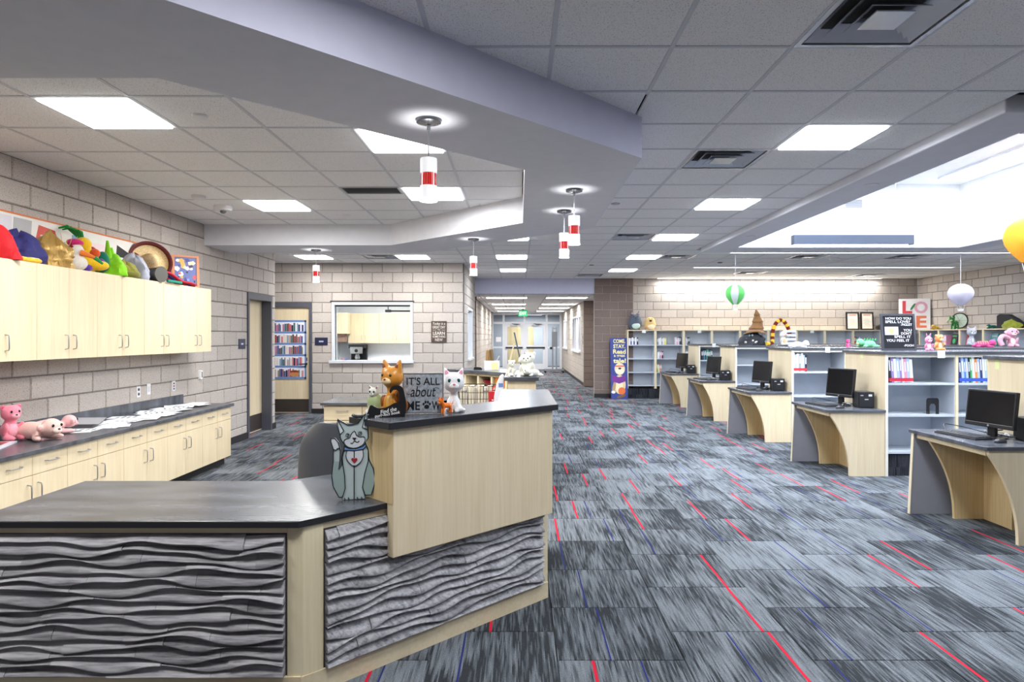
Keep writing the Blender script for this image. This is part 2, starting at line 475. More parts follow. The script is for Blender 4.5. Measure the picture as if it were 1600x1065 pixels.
# floor ------------------------------------------------------------
flo = structure('floor', MB().box(-6.2,10.5,-3.2,35,-.1,-.007), CARPET_BASE)
T = .615
def tile_rect(ci, k):
    x0 = .8+ci*T; y0 = 3.479+(k-(ci % 2)*.5)*T
    return x0, y0
cm = None; rest = MB(); cand = []
for ci in range(-12, 16):
    for k in range(-11, 52):
        x0, y0 = tile_rect(ci, k)
        if x0 < -6.1 or x0 > 10 or y0 > 34: continue
        cx, cy = x0+T/2, y0+T/2
        if cy < -2.9: continue
        ang = abs(cx)/max(cy,.1)
        vis = cy > 2.3 and ang < .85
        if cy < 5.6 and cx < -2.4: vis = False
        cand.append((0 if vis else 1, math.hypot(cx,cy), x0, y0))
cand.sort()
def tile_shape(b, x0, y0):
    e = .0035; s = T-.002
    vs = [(x0,y0,-.007),(x0+s,y0,-.007),(x0+s,y0+s,-.007),(x0,y0+s,-.007),(x0+e,y0+e,0),(x0+s-e,y0+e,0),(x0+s-e,y0+s-e,0),(x0+e,y0+s-e,0)]
    b.add(vs, [(4,5,6,7),(0,1,5,4),(1,2,6,5),(2,3,7,6),(3,0,4,7)])
tb = MB(); tile_shape(tb, 0, 0); tme = mesh('carpet_tile', tb, CARPET)
for i, (v, d, x0, y0) in enumerate(cand):
    if i < 300:
        o = bpy.data.objects.new('carpet_tile', tme); COL.objects.link(o); o.parent = flo; o.location = (x0,y0,0)
    else: tile_shape(rest, x0, y0)
part('carpet_tiles_beyond', rest, CARPET, flo, kind='stuff')

# walls ------------------------------------------------------------
dl0, dl1 = 10.03, 11.0      # door in the left wall (outside of frame)
def skl(u, z):
    y = u-3.2
    return (y < 8.0 and z < .7) or (y < 8.05 and 1.42 < z < 2.1) or y < 2.2
block_wall('wall_left', XL, -3.2, PI/2, 14.38, HC, [(dl0+3.2, dl1+3.2, -1, 2.235)], skip=skl, phase=.12)
block_wall('wall_office', -6.2, YO, 0, XO+6.2, HC, [(6.2-5.24, 6.2-4.185, -1, 2.246), (6.2-3.777, 6.2-2.144, 1.017, 2.251)], bm=BLOCK, mortar=MORTAR_M, phase=.47,
           skip=lambda u, z: u < 1.0)
block_wall('wall_office_side', XO, YO+.015, PI/2, YB-YO-.015, HC, [(1.15, 2.55, 1.05, 2.2)], bm=BLOCK_SMOOTH, mortar=MORTAR_L, phase=.3)
block_wall('wall_corridor_left', -1.25, YB+1.6, PI/2, YE-YB-1.6, 2.7, bm=BLOCK_SMOOTH, mortar=MORTAR_L, cap=120)
block_wall('wall_corridor_right', XC, YE, -PI/2, YE-20.5, 2.7, [(YE-30.0,YE-27.7,1.06,2.27),(YE-25.0,YE-21.7,1.06,2.27)], bm=BLOCK_SMOOTH, mortar=MORTAR_L, cap=160)
block_wall('wall_back', 1.93, YB, 0, XR-1.93, HC, bm=BLOCK, mortar=MORTAR_L, phase=.2, skip=lambda u, z: z < 1.6)
block_wall('wall_right', XR, YB, -PI/2, YB+3.2, HC, bm=BLOCK, phase=.5, skip=lambda u, z: z < 1.6 or u > 10)
# brown split-face piers beside the corridor mouth
block_wall('pillar_corridor_right', XC-.02, 20.4, 0, .8, 2.7, bm=BLOCK_DARK, mortar=MORTAR_D, thick=.1)
block_wall('pillar_corridor_left', -1.6, YB+1.5, 0, .41, 2.7, bm=BLOCK_DARK, mortar=MORTAR_D, thick=.1)
block_wall('pillar_front', 1.92, YB-.1, 0, .99, HC, bm=BLOCK_DARK, mortar=plain(170,158,150,.9), thick=.1)
structure('wall_corridor_return', MB().box(2.75,2.85,YB+.01,20.6,0,2.7), plain(150,142,136,.9))
structure('wall_corridor_return_left', MB().box(-1.75,-1.65,YB+.02,YB+1.6,0,2.7), plain(150,142,136,.9))
structure('wall_alcove_left', MB().box(-6.3,-6.2,11.2,YO+.1,0,HC), plain(176,168,160,.9))
structure('wall_alcove_front', MB().box(-6.2,XL-.2,11.1,11.2,0,HC), plain(176,168,160,.9))
structure('wall_front', MB().box(-4.3,10.4,-3.3,-3.2,0,HC), plain(178,172,166,.9))
# baseboards ------------------------------------------------------------
bb = lambda n, *a: structure(n, MB().box(*a), BASEBD)
bb('baseboard_left', XL, XL+.014, 8.08, dl0, 0, .1)
bb('baseboard_left_corner', XL, XL+.014, dl1, 11.19, 0, .1)
bb('baseboard_office', -4.185, XO, YO-.014, YO, 0, .1)
bb('baseboard_office_side', XO, XO+.014, YO, YB, 0, .1)
bb('baseboard_pillar', 1.91, 2.71, YB-.115, YB-.1, 0, .1)
bb('baseboard_corridor_right', XC-.014, XC, 20.5, YE, 0, .1)
bb('baseboard_corridor_left', -1.25, -1.236, YB+1.6, YE, 0, .1)
# ceiling ------------------------------------------------------------
WX0, WX1, WY0, WY1, WZ = 3.45, 6.95, 4.55, 10.37, 3.95
dk = MB()
for r in [(-6.3,WX0-.06,-3.3,YB+.1), (WX1+.06,10.4,-3.3,YB+.1), (WX0-.06,WX1+.06,-3.3,WY0-.06), (WX0-.06,WX1+.06,WY1+.06,YB+.1)]:
    dk.box(r[0],r[1],r[2],r[3],3.075,3.13)
inner = [(XL,3.05),(-1.68,3.05),(.04,4.73),(.04,6.95),(-1.69,8.66),(XL,8.66)]
outer = [(XL,2.27),(-1.33,2.27),(.825,4.42),(.825,7.27),(-1.37,9.46),(XL,9.46)]
def inside(p, poly):
    c = False; n = len(poly)
    for i in range(n):
        a, b = poly[i], poly[i-1]
        if (a[1] > p[1]) != (b[1] > p[1]) and p[0] < (b[0]-a[0])*(p[1]-a[1])/(b[1]-a[1])+a[0]: c = not c
    return c
ceil = structure('ceiling', dk, DECK)
ceil2 = structure('ceiling_over_the_desk', MB().box(XL,.06,3.0,8.7,3.066,3.074), DECK)
G = .6096
LIGHT_R = [(3, k) for k in (2,6,10,14,18)]     # cells of the main grid (column, row)
VENT_R = [(2,-1),(2,3),(2,10),(4,14),(2,20),(8,14),(8,19),(13,20),(11,14)]
LIGHT_M = [(-1, 10),(-1,14),(-1,18)]
LIGHT_A = [(-4,14),(-7,14)]
NEAR = [(3,-2),(3,-6),(-1,-3),(-1,-7),(8,-2),(8,-6),(13,-2),(13,-6),(-5,-3),(-5,-7),(13,3),(13,7),(13,11),(-4,18)]
used = {*LIGHT_R, *VENT_R, *LIGHT_M, *LIGHT_A, *NEAR, (-5,14)}
def cellR(i, k): return .17+i*G, 3.345+k*G
def cellL(i, k): return -1.79+i*G, 4.035+k*G
def ctile(b, x0, y0, z=HC):
    s = G-.012; e = .004
    vs = [(x0,y0,z+.012),(x0+s,y0,z+.012),(x0+s,y0+s,z+.012),(x0,y0+s,z+.012),(x0+e,y0+e,z),(x0+s-e,y0+e,z),(x0+s-e,y0+s-e,z),(x0+e,y0+s-e,z)]
    b.add(vs, [(4,5,6,7),(0,1,5,4),(1,2,6,5),(2,3,7,6),(3,0,4,7)])
tb = MB(); ctile(tb, 0, 0, 0); ctm = mesh('ceiling_tile', tb, CTILE)
rest = MB(); cand = []; cuts = []
for i in range(-11, 17):
    for k in range(-11, 23):
        x, y = cellR(i, k); cs = [(x+a,y+b) for a in (0,G) for b in (0,G)]
        if x+G < XL-2.1 or x > XR or y+G > YB+.6: continue
        if x+G/2 < XL and y < 11: continue
        if all(inside(c, outer) for c in cs): continue
        if inside((x+G/2,y+G/2), [(a,b) for a,b in inner]): continue
        if x >= 3.0 and x+G <= 7.4 and y >= 4.07 and y+G <= 11.0: continue
        if (i,k) in used: continue
        if x+G > 3.035 and x < 7.365 and y+G > 4.105 and y < 10.965:
            ra, rb, rc, rd = x, x+G, y, y+G      # tile cut against the dropped ring
            if y >= 4.1 and y+G <= 10.97 or (x < 3.03 and x+G > 3.03): 
                if x < 3.03: rb = 3.027
                elif x+G > 7.37: ra = 7.373
            if rb-ra >= G-.01 and y < 4.1: rd = 4.097
            if rb-ra >= G-.01 and y+G > 10.97 and y > 4.2: rc = 10.973
            if rb-ra > .03 and rd-rc > .03 and (rb-ra < G-.01 or rd-rc < G-.01): cuts.append((ra,rb,rc,rd))
            continue
        px = (x+G/2)/max(y,.1)
        vis = y > 2.2 and -1.0 < px < .9
        cand.append((0 if vis else 1, math.hypot(x,y), x, y))
cand.sort()
for n, (v, d, x, y) in enumerate(cand):
    if n < 300:
        o = bpy.data.objects.new('ceiling_tile', ctm); COL.objects.link(o); o.parent = ceil; o.location = (x+.006,y+.006,HC)
    else: ctile(rest, x+.006, y+.006)
part('ceiling_tiles_beyond', rest, CTILE, ceil, kind='stuff')
for (ra,rb,rc,rd) in cuts: part('ceiling_tile', MB().box(ra+.006,rb-.003,rc+.006,rd-.006,HC,HC+.012), CTILE, ceil)
USEDL = {(-2,0),(1,1),(1,4),(-2,5),(0,4)}
for i in range(-5, 4):
    for k in range(-2, 9):
        x, y = cellL(i, k)
        if not any(inside((x+a,y+b), inner) for a in (0,.3,G) for b in (0,.3,G)): continue
        if (i,k) in USEDL: continue
        o = bpy.data.objects.new('ceiling_tile', ctm); COL.objects.link(o); o.parent = ceil2; o.location = (x+.006,y+.006,HC)
gr = MB()
for i in range(-8, 17):
    x = cellR(i,0)[0]
    segs = [(-3.2,YB)]
    if 3.1 < x < 7.3: segs = [(-3.2,4.2),(10.9,YB)]
    if x < .8: segs = [(-3.2,max(-3.1,min(4.0,3.64+x))),(7.3 if x > -.6 else 9.3, YB)]
    if x < XL: continue
    for a, b in segs: gr.box(x-.012,x+.012,a,b,HC-.004,HC+.03)
for k in range(-10, 23):
    y = cellR(0,k)[1]
    segs = [(XL,XR)]
    if 4.2 < y < 10.9: segs = [(XL,3.1),(7.3,XR)]
    for a, b in segs:
        if 2.4 < y < 9.2 and a == XL: a = .8 if y > 4.3 and y < 7.3 else (y-3.6 if y < 4.4 else max(-1.4, 8.0-y))
        gr.box(a,b,y-.012,y+.012,HC-.0035,HC+.03)
part('ceiling_grid', gr, CGRID, ceil)
gr = MB()
for i in range(-4, 4):
    x = cellL(i,0)[0]
    if XL < x < .03: gr.box(x-.012,x+.012,3.05+max(0,x+1.68),8.66-max(0,x+1.69),HC-.004,HC+.03)
for k in range(-1, 8):
    y = cellL(0,k)[1]
    if 3.05 < y < 8.66: gr.box(XL,.04-max(0,4.73-y,y-6.95),y-.012,y+.012,HC-.0035,HC+.03)
part('ceiling_grid', gr, CGRID, ceil2)
# dropped gypsum ring over the reception desk
ZS = 2.756
rg = MB(); n = len(inner)
for i in range(n-1):
    a, b, c, d = inner[i], inner[i+1], outer[i+1], outer[i]
    q = [a,b,c,d]
    vs = [(p[0],p[1],ZS) for p in q]+[(p[0],p[1],HC+.03) for p in q]
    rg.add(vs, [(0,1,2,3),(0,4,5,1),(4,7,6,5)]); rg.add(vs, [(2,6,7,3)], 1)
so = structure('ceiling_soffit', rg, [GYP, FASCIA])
# shallow dropped ring and the light well over the book stacks
def ring(b, x0,x1,y0,y1, a0,a1,c0,c1, z0, z1):
    b.box(x0,a0,y0,y1,z0,z1); b.box(a1,x1,y0,y1,z0,z1); b.box(a0,a1,y0,c0,z0,z1); b.box(a0,a1,c1,y1,z0,z1)
b = MB(); ring(b, 3.03,7.37,4.1,10.97, WX0,WX1,WY0,WY1, 2.955,3.07)
structure('ceiling_ring', b, GYP, bevel=.012)
b = MB(); ring(b, WX0-.05,WX1+.05,WY0-.05,WY1+.05, WX0,WX1,WY0,WY1, 3.072,WZ)
b.box(WX0-.05,WX1+.05,WY0-.05,WY1+.05,WZ,WZ+.05)
structure('ceiling_light_well', b, GYP_W)
# corridor header, ceiling
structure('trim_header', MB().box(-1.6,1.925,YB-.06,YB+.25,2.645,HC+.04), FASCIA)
cc = structure('ceiling_corridor', MB().box(-3,5,YB+.25,35,2.69,2.72), DECK)
b = MB()
for i in range(-3, 4):
    for k in range(0, 23): ctile(b, .14+i*G, YB+.3+k*G, 2.66)
part('ceiling_tiles', b, CTILE, cc, kind='stuff')
# ------------------------------------------------------------------ doors and windows
def frame3(x0,x1,zt,y0,y1,fw=.05,head=.1):
    """steel frame across X, both jambs and the head"""
    b = MB(); b.box(x0,x0+fw,y0,y1,0,zt); b.box(x1-fw,x1,y0,y1,0,zt); b.box(x0+fw,x1-fw,y0,y1,zt-head,zt); return b
d = structure('door_1', MB().box(-5.19,-4.236,YO+.03,YO+.075,.012,2.146), MAPLE)
ORG[d] = Vector((0,0,0))
part('door_frame', frame3(-5.24,-4.185,2.246,YO-.02,YO+.2,.052), FRAME, d)
part('kick_plate', MB().box(-5.17,-4.25,YO+.024,YO+.03,.03,.29), plain(74,66,62,.4,.4), d)
h = part('door_lever', MB().lathe([(.0,0),(.03,0),(.03,.012),(.012,.014),(.012,.05)],14,M=Matrix.Translation((-4.31,YO+.03,1.0)) @ Matrix.Rotation(PI/2,4,'X')), plain(60,60,66,.3,.8), d, 40)
part('lever_arm', MB().tube([(-4.31,YO-.02,1.0),(-4.36,YO-.025,1.0),(-4.44,YO-.02,.995)], [.011,.011,.008], 8), plain(60,60,66,.3,.8), d, 40)
part('lock_plate', MB().box(-4.335,-4.285,YO+.022,YO+.03,1.06,1.13), plain(60,60,66,.3,.8), d)
# door in the left wall, seen edge-on
d = structure('door_2', MB().box(XL-.185,XL-.14,dl0+.05,dl1-.05,.012,2.135), MAPLE)
b = MB(); b.box(XL-.2,XL+.02,dl0,dl0+.05,0,2.235); b.box(XL-.2,XL+.02,dl1-.05,dl1,0,2.235); b.box(XL-.2,XL+.02,dl0+.05,dl1-.05,2.135,2.235)
part('door_frame', b, FRAME, d)
part('kick_plate', MB().box(XL-.14,XL-.134,dl0+.06,dl1-.06,.03,.29), plain(74,66,62,.4,.4), d)
part('door_lever', MB().tube([(XL-.14,dl0+.13,1.0),(XL-.08,dl0+.13,1.0),(XL-.08,dl0+.25,1.0)], .011, 8), plain(60,60,66,.3,.8), d, 40)
# pass-through window to the work room
wx0, wx1, wz0, wz1 = -3.777, -2.144, 1.017, 2.251
b = MB(); b.box(wx0,wx0+.05,YO-.02,YO+.2,wz0,wz1); b.box(wx1-.05,wx1,YO-.02,YO+.2,wz0,wz1); b.box(wx0+.05,wx1-.05,YO-.02,YO+.2,wz1-.06,wz1)
b.box(wx0-.05,wx1+.02,YO-.05,YO+.2,wz0-.0,wz0+.055)
wd = structure('window_1', b, ALU)
part('head_drip', MB().box(wx0-.03,wx1+.03,YO-.03,YO-.005,wz1,wz1+.025), plain(52,50,50,.6), wd)
part('glass_pane', MB().box(wx0+.05,wx1-.05,YO+.09,YO+.096,wz0+.055,wz1-.06), GLASS, wd)
part('glazing_bead', MB().box(wx0+.05,wx0+.062,YO+.06,YO+.1,wz0+.055,wz1-.06).box(wx0+.062,wx1-.05,YO+.06,YO+.1,wz1-.09,wz1-.06), plain(70,82,88,.4), wd)
# work room behind it
rw = MB(); rw.box(-6.2,XO-.2,16.4,16.5,0,2.66); rw.box(-4.6,-4.47,13.5,16.4,0,2.66); 
structure('wall_workroom', rw, plain(226,228,234,.8))
structure('ceiling_workroom', MB().box(-4.6,XO-.2,13.48,16.5,2.66,2.7), plain(224,224,228,.9))
# side window of the office, facing the passage
b = MB(); y0, y1 = YO+1.15, YO+2.55
b.box(XO-.2,XO+.01,y0,y0+.05,1.05,2.2); b.box(XO-.2,XO+.01,y1-.05,y1,1.05,2.2); b.box(XO-.2,XO+.01,y0+.05,y1-.05,2.15,2.2); b.box(XO-.2,XO+.05,y0-.03,y1+.03,1.02,1.06)
wd = structure('window_2', b, ALU)
part('glass_pane', MB().box(XO-.1,XO-.094,y0+.05,y1-.05,1.06,2.15), GLASS, wd)
DARKGL = mat('dark_glass', (.05,.06,.08), .1)
# corridor windows with vertical bars
for n, (y0, y1) in enumerate([(21.7,25.0),(27.7,30.0)]):
    b = MB(); b.box(XC-.01,XC+.12,y0,y0+.07,1.06,2.27); b.box(XC-.01,XC+.12,y1-.07,y1,1.06,2.27); b.box(XC-.01,XC+.12,y0+.07,y1-.07,2.2,2.27); b.box(XC-.06,XC+.12,y0-.05,y1+.05,1.0,1.07)
    wd = structure('window_%d' % (n+3), b, ALU)
    for q in (1,2,3):
        yy = y0+(y1-y0)*q/4
        part('mullion', MB().box(XC+.0,XC+.1,yy-.05,yy+.05,1.07,2.2), ALU, wd)
    for q in range(4):
        a, c = y0+(y1-y0)*q/4+.06, y0+(y1-y0)*(q+1)/4-.06
        part('glass_pane', MB().box(XC+.06,XC+.066,a,c,1.07,2.2), DARKGL, wd)
# glazed entrance at the corridor's end
b = MB()
X = [-1.25,-.72,.255,1.29,1.95]
for x in X: b.box(x-.05,x+.05,YE-.06,YE+.06,0,2.66)
for i in range(4):
    a, c = X[i]+.05, X[i+1]-.05
    b.box(a,c,YE-.06,YE+.06,2.55,2.66); b.box(a,c,YE-.06,YE+.06,2.13,2.23)
for i in (0,3):
    a, c = X[i]+.05, X[i+1]-.05
    b.box(a,c,YE-.06,YE+.06,0,.12); b.box(a,c,YE-.06,YE+.06,1.0,1.08)
sf = structure('door_3', b, ALU)
for i in range(4):
    a, c = X[i]+.05, X[i+1]-.05
    part('transom_pane', MB().box(a,c,YE-.003,YE+.003,2.23,2.55), GLASS, sf)
for i in (0,3):
    a, c = X[i]+.05, X[i+1]-.05
    part('sidelight_pane', MB().box(a,c,YE-.003,YE+.003,.12,2.13), GLASS, sf)
for i in (1,2):
    a, c = X[i]+.055, X[i+1]-.055
    l = MB(); l.box(a,a+.12,YE-.03,YE+.03,.01,2.125); l.box(c-.12,c,YE-.03,YE+.03,.01,2.125); l.box(a+.12,c-.12,YE-.03,YE+.03,2.0,2.125)
    l.box(a+.12,c-.12,YE-.03,YE+.03,.01,.27); l.box(a+.12,c-.12,YE-.03,YE+.03,.96,1.14)
    lf = part('door_leaf', l, ALU, sf)
    part('glass_pane', MB().box(a+.12,c-.12,YE-.003,YE+.003,1.14,2.0).box(a+.12,c-.12,YE-.003,YE+.003,.27,.96), GLASS, lf)
    part('push_bar', MB().box(a+.03,c-.03,YE-.11,YE-.05,1.0,1.06), plain(60,62,70,.3,.7), lf)
    part('door_closer', MB().box((a+c)/2-.18,(a+c)/2+.14,YE-.1,YE-.04,2.02,2.08).tube([((a+c)/2,YE-.08,2.09),((a+c)/2+.3,YE-.25,2.12),((a+c)/2-.1,YE-.05,2.14)],.015,6), plain(150,152,160,.3,.7), lf)
part('notice', MB().box(-1.08,-.84,YE-.012,YE-.008,1.3,1.52), WHITE, sf, label='white paper notice')
vb = MB(); vb.box(-3,4,34.4,34.5,0,2.7); vb.box(-3.1,-3,30.9,34.5,0,2.7); vb.box(4,4.1,30.9,34.5,0,2.7)
structure('wall_vestibule', vb, plain(196,198,204,.8))
structure('door_4', MB().box(-.6,.1,34.33,34.4,0,2.1), MAPLE_DEEP); structure('door_5', MB().box(.42,.75,34.33,34.4,0,2.1), MAPLE_DEEP)
structure('trim_entrance', MB().box(-3,-1.3,YE-.05,YE+.05,0,2.66).box(2.0,4,YE-.05,YE+.05,0,2.66), plain(176,168,160,.9))
# ================================================================== CEILING FITTINGS
def troffer(x0, y0, z, label, power, col, pm, group=None, sx=G, sy=G, name='ceiling_light', drop=.018):
    t = thing(name, label, 'ceiling light', (x0+sx/2, y0+sy/2, z), 0, group, world=True)
    b = MB(); e = .03
    ring(b, x0+.004,x0+sx-.004,y0+.004,y0+sy-.004, x0+e,x0+sx-e,y0+e,y0+sy-e, z-.006, z+.03)
    part('frame', b, TRIMW, t)
    part('diffuser', MB().box(x0+e,x0+sx-e,y0+e,y0+sy-e,z-drop,z+.02), pm, t)
    if power: area(t, (x0+sx/2, y0+sy/2, z-.034), sx-.1, sy-.1, power, col)
    return t
NM = ['square light panel nearest the big ceiling air diffuser', 'square light panel second along the row beside the light well', 'square light panel third along the row beside the light well',
      'square light panel fourth along the row beside the light well', 'square light panel last in the row, next to the back wall']
for n, (i,k) in enumerate(LIGHT_R): troffer(*cellR(i,k), HC, NM[n], P_TROFFER_R, COOL, PANEL_R, 'square light panels beside the light well')
NM = ['square light panel half hidden by the soffit before the corridor', 'square light panel in the middle of the row before the corridor', 'square light panel closest to the corridor header']
for n, (i,k) in enumerate(LIGHT_M): troffer(*cellR(i,k), HC, NM[n], P_TROFFER_R*.7, COOL, PANEL_R, 'square light panels before the corridor')
NM = ['square light panel over the office pass-through window', 'square light panel partly seen above the book-poster door']
for n, (i,k) in enumerate(LIGHT_A): troffer(*cellR(i,k), HC, NM[n], P_TROFFER_L*.9, WARM, PANEL_L, 'square light panels before the office wall')
NM = {(-2,0):'largest square light panel, over the left end of the reception desk', (1,1):'square light panel cut by the soffit behind the nearest pendant',
      (1,4):'square light panel right behind the nearest pendant shade', (-2,5):'square light panel beside the round ceiling camera'}
for (i,k), l in NM.items(): troffer(*cellL(i,k), HC, l, P_TROFFER_L, WARM, PANEL_L, 'square light panels inside the soffit')
PANEL_OFF = plain(214,216,220,.5)
for (i,k) in NEAR:  # panels out of view; the lit ones are added to light the scene
    lit = (i,k) in {(-1,-3),(3,-2),(-5,-3),(13,3),(13,7),(13,11),(-4,18),(8,-2)}
    troffer(*cellR(i,k), HC, 'square light panel over the near end of the hall' if lit else 'unlit square light panel over the near end of the hall', P_TROFFER_R*(.8 if i < 5 else .5) if lit else 0, WARM if i < 0 else COOL, PANEL_R if lit else PANEL_OFF, 'lit panels outside the picture' if lit else 'unlit panels outside the picture')
METAL_V = plain(196,200,208,.25,.6)
def diffuser(x0, y0, label):
    t = thing('air_diffuser', label, 'air vent', (x0+G/2, y0+G/2, HC), 0, 'square ceiling air diffusers', world=True)
    cx, cy = x0+G/2, y0+G/2
    b = MB(); ring(b, x0+.004,x0+G-.004,y0+.004,y0+G-.004, x0+.03,x0+G-.03,y0+.03,y0+G-.03, HC-.006, HC+.02)
    part('frame', b, METAL_V, t)
    for q, (h, z) in enumerate([(.265,.0),(.2,-.008),(.135,-.014)]):
        b = MB(); s = .06
        o = [(-h,-h),(h,-h),(h,h),(-h,h)]; i2 = [(-h+s,-h+s),(h-s,-h+s),(h-s,h-s),(-h+s,h-s)]
        vs = [(cx+a,cy+c,HC+z) for a,c in o]+[(cx+a,cy+c,HC+z+.045) for a,c in i2]+[(cx+a*.985,cy+c*.985,HC+z+.006) for a,c in o]+[(cx+a,cy+c,HC+z+.051) for a,c in i2]
        b.add(vs, [(j,(j+1)%4,4+(j+1)%4,4+j) for j in range(4)]+[(8+j,8+(j+1)%4,12+(j+1)%4,12+j) for j in range(4)]+[(j,(j+1)%4,8+(j+1)%4,8+j) for j in range(4)]+[(4+j,4+(j+1)%4,12+(j+1)%4,12+j) for j in range(4)])
        part('louver', b, METAL_V, t)
    part('centre_plate', MB().box(cx-.088,cx+.088,cy-.088,cy+.088,HC-.016,HC-.01), METAL_V, t)
    part('plenum', MB().box(x0+.02,x0+G-.02,y0+.02,y0+G-.02,HC+.055,HC+.06), plain(20,20,22,.9), t)
NM = ['large air diffuser at the top edge of the picture','air diffuser in front of the first light panel by the light well','air diffuser beside the third light panel by the light well',
      'air diffuser beside the fourth light panel by the light well','air diffuser just before the brown pier top','air diffuser between the two slot lights',
      'air diffuser behind the slot lights, above the green balloon','air diffuser behind the slot lights, near the back corner','air diffuser beside the lilac balloon string']
for (i,k), l in zip(VENT_R, NM): diffuser(*cellR(i,k), l)
diffuser(*cellR(-5,14), 'air diffuser beside the light panel over the office window')
# slim return grille inside the soffit
x0, y0 = cellL(0,4); 
t = thing('return_grille', 'dark slim return grille set in the ceiling left of the nearest pendant', 'air vent', (x0+.3,y0+.1,HC), world=True)
b = MB(); ring(b, x0+.01,x0+.6,y0+.02,y0+.32, x0+.03,x0+.58,y0+.04,y0+.3, HC-.006, HC+.02); part('frame', b, plain(150,152,156,.4), t)
for q in range(6): part('slat', MB().cbox((x0+.305,y0+.065+q*.042,HC+.006),(.55,.03,.003),(.7,0,0)), plain(120,122,126,.5), t)
ctile(bt := MB(), x0+.006, y0+.006); 
part('infill_tile', MB().box(x0+.006,x0+.6,y0+.33,y0+.6,HC,HC+.012), CTILE, t)
part('plenum', MB().box(x0+.01,x0+.6,y0+.02,y0+.32,HC+.022,HC+.03), plain(40,40,42,.9), t)
# recessed slot lights across the ceiling near the back
for (y, x0, x1, l) in [(11.55,3.7,9.9,'long thin slot light nearer the light well'), (14.0,3.7,9.25,'long thin slot light nearer the back wall')]:
    t = thing('slot_light', l, 'ceiling light', ((x0+x1)/2, y, HC), 0, 'long slot lights', world=True)
    b = MB(); ring(b, x0,x1,y-.06,y+.06, x0+.015,x1-.015,y-.045,y+.045, HC-.012, HC+.006); part('frame', b, TRIMW, t)
    part('diffuser', MB().box(x0+.015,x1-.015,y-.045,y+.045,HC-.008,HC+.004), SLOT, t)
    area(t, ((x0+x1)/2,y,HC-.02), x1-x0-.1, .08, 60, COOL)
# wall washer along the top of the back wall
t = thing('wall_washer', 'slim light trough washing the top of the back block wall', 'ceiling light', (6.3,YB-.16,HC), world=True)
b = MB(); ring(b, 3.5,9.2,YB-.25,YB-.08, 3.515,9.185,YB-.235,YB-.095, HC-.012, HC+.006); part('frame', b, TRIMW, t)
part('diffuser', MB().box(3.515,9.185,YB-.235,YB-.095,HC-.006,HC+.004), SLOT, t)
area(t, (6.35,YB-.17,HC-.02), 5.5, .1, P_WASH, (1,.97,.9), (rad(-14),0,0))
# light well fittings
for n, (x0, x1, l) in enumerate([(6.30,6.54,'long strip light on the light well ceiling, far from the desks'), (3.95,4.22,'long strip light on the light well ceiling, near the desks')]):
    t = thing('strip_light', l, 'ceiling light', ((x0+x1)/2,7.3,WZ), 0, 'strip lights in the light well', world=True)
    part('housing', MB().box(x0,x1,4.8,9.9,WZ-.03,WZ), TRIMW, t)
    part('diffuser', MB().box(x0+.015,x1-.015,4.82,9.88,WZ-.042,WZ-.03), SLOT, t)
    area(t, ((x0+x1)/2,7.3,WZ-.05), .22, 4.9, P_WELL, COOL)
t = thing('linear_pendant', 'slim grey linear pendant hanging below the light well', 'ceiling light', (4.56,9.0,2.82), world=True)
part('housing', MB().box(3.74,5.38,8.95,9.05,2.81,2.94), plain(58,68,86,.5), t, bevel=.004)
part('diffuser', MB().box(3.76,5.30,8.96,9.04,2.795,2.81), SLOT, t)
for x in (3.95,5.15): part('cable', MB().tube([(x,9,2.94),(x,9,WZ)], .004, 5), STEEL, t)
t = thing('wall_grille', 'small white louvred grille on the far wall of the light well', 'air vent', (5.27,WY1-.01,3.65), world=True)
b = MB(); b.prism([(5.13,3.58),(5.41,3.58),(5.41,3.71),(5.13,3.71)], WY1-.012, WY1-.001, 'y'); part('frame', b, plain(196,198,206,.5), t)
for q in range(5): part('slat', MB().cbox((5.27,WY1-.016,3.595+q*.025),(.25,.006,.012),(.5,0,0)), plain(160,162,170,.5), t)
# corridor light panels
for n, k in enumerate((1,7,12,17)):
    w_ = ['first','second','third','fourth'][n]
    troffer(-.95, YB+.9+k*G*1.02, 2.652, 'corridor light panel on the office side, %s from the header' % w_, P_CORR, (1,.98,.95), PANEL_L, 'light panels in the corridor', .6*2, .58, drop=.009)
    troffer(.75, YB+.9+k*G*1.02, 2.652, 'corridor light panel on the barred-window side, %s from the header' % w_, P_CORR, (1,.98,.95), PANEL_L, 'light panels in the corridor', .6*2, .58, drop=.009)
troffer(-3.6, 14.4, 2.652, 'light panel inside the work room behind the window', 85, WARM, PANEL_L, None, 1.2, .6)
troffer(.0, 32.5, 2.652, 'light panel in the vestibule beyond the glazed doors', 130, COOL, PANEL_L, None, 1.2, .6)
# smoke detectors, camera, sprinkler caps
def disc(name, label, cat, x, y, z, r, h, m=None):
    return single(name, MB().lathe([(r*.7,-h),(r*.95,-h*.7),(r,-h*.15),(r,0)],20,(x,y,z)), m or plain(222,222,224,.5), label, cat, (x,y,z), smooth=40)
disc('sprinkler_cap','flat white sprinkler cap behind the largest light panel','sprinkler',-2.13,4.39,HC,.05,.02)
disc('smoke_detector','small white smoke detector in front of the round ceiling camera','smoke detector',-3.36,6.9,HC,.07,.04)
disc('sprinkler_cap','flat white sprinkler cap right of the panel by the ceiling camera','sprinkler',-2.1,8.0,HC,.05,.015)
disc('sprinkler_cap','flat sprinkler cap on the ring soffit nearer the desks','sprinkler',3.24,6.05,2.955,.06,.012,plain(214,216,222,.4))
disc('sprinkler_cap','flat sprinkler cap on the ring soffit nearer the back wall','sprinkler',3.24,9.2,2.955,.06,.012,plain(214,216,222,.4))
disc('sprinkler_cap','flat grey sprinkler cap beside the rearmost pair of pendants','sprinkler',1.07,7.3,HC,.05,.012,plain(176,178,186,.4))
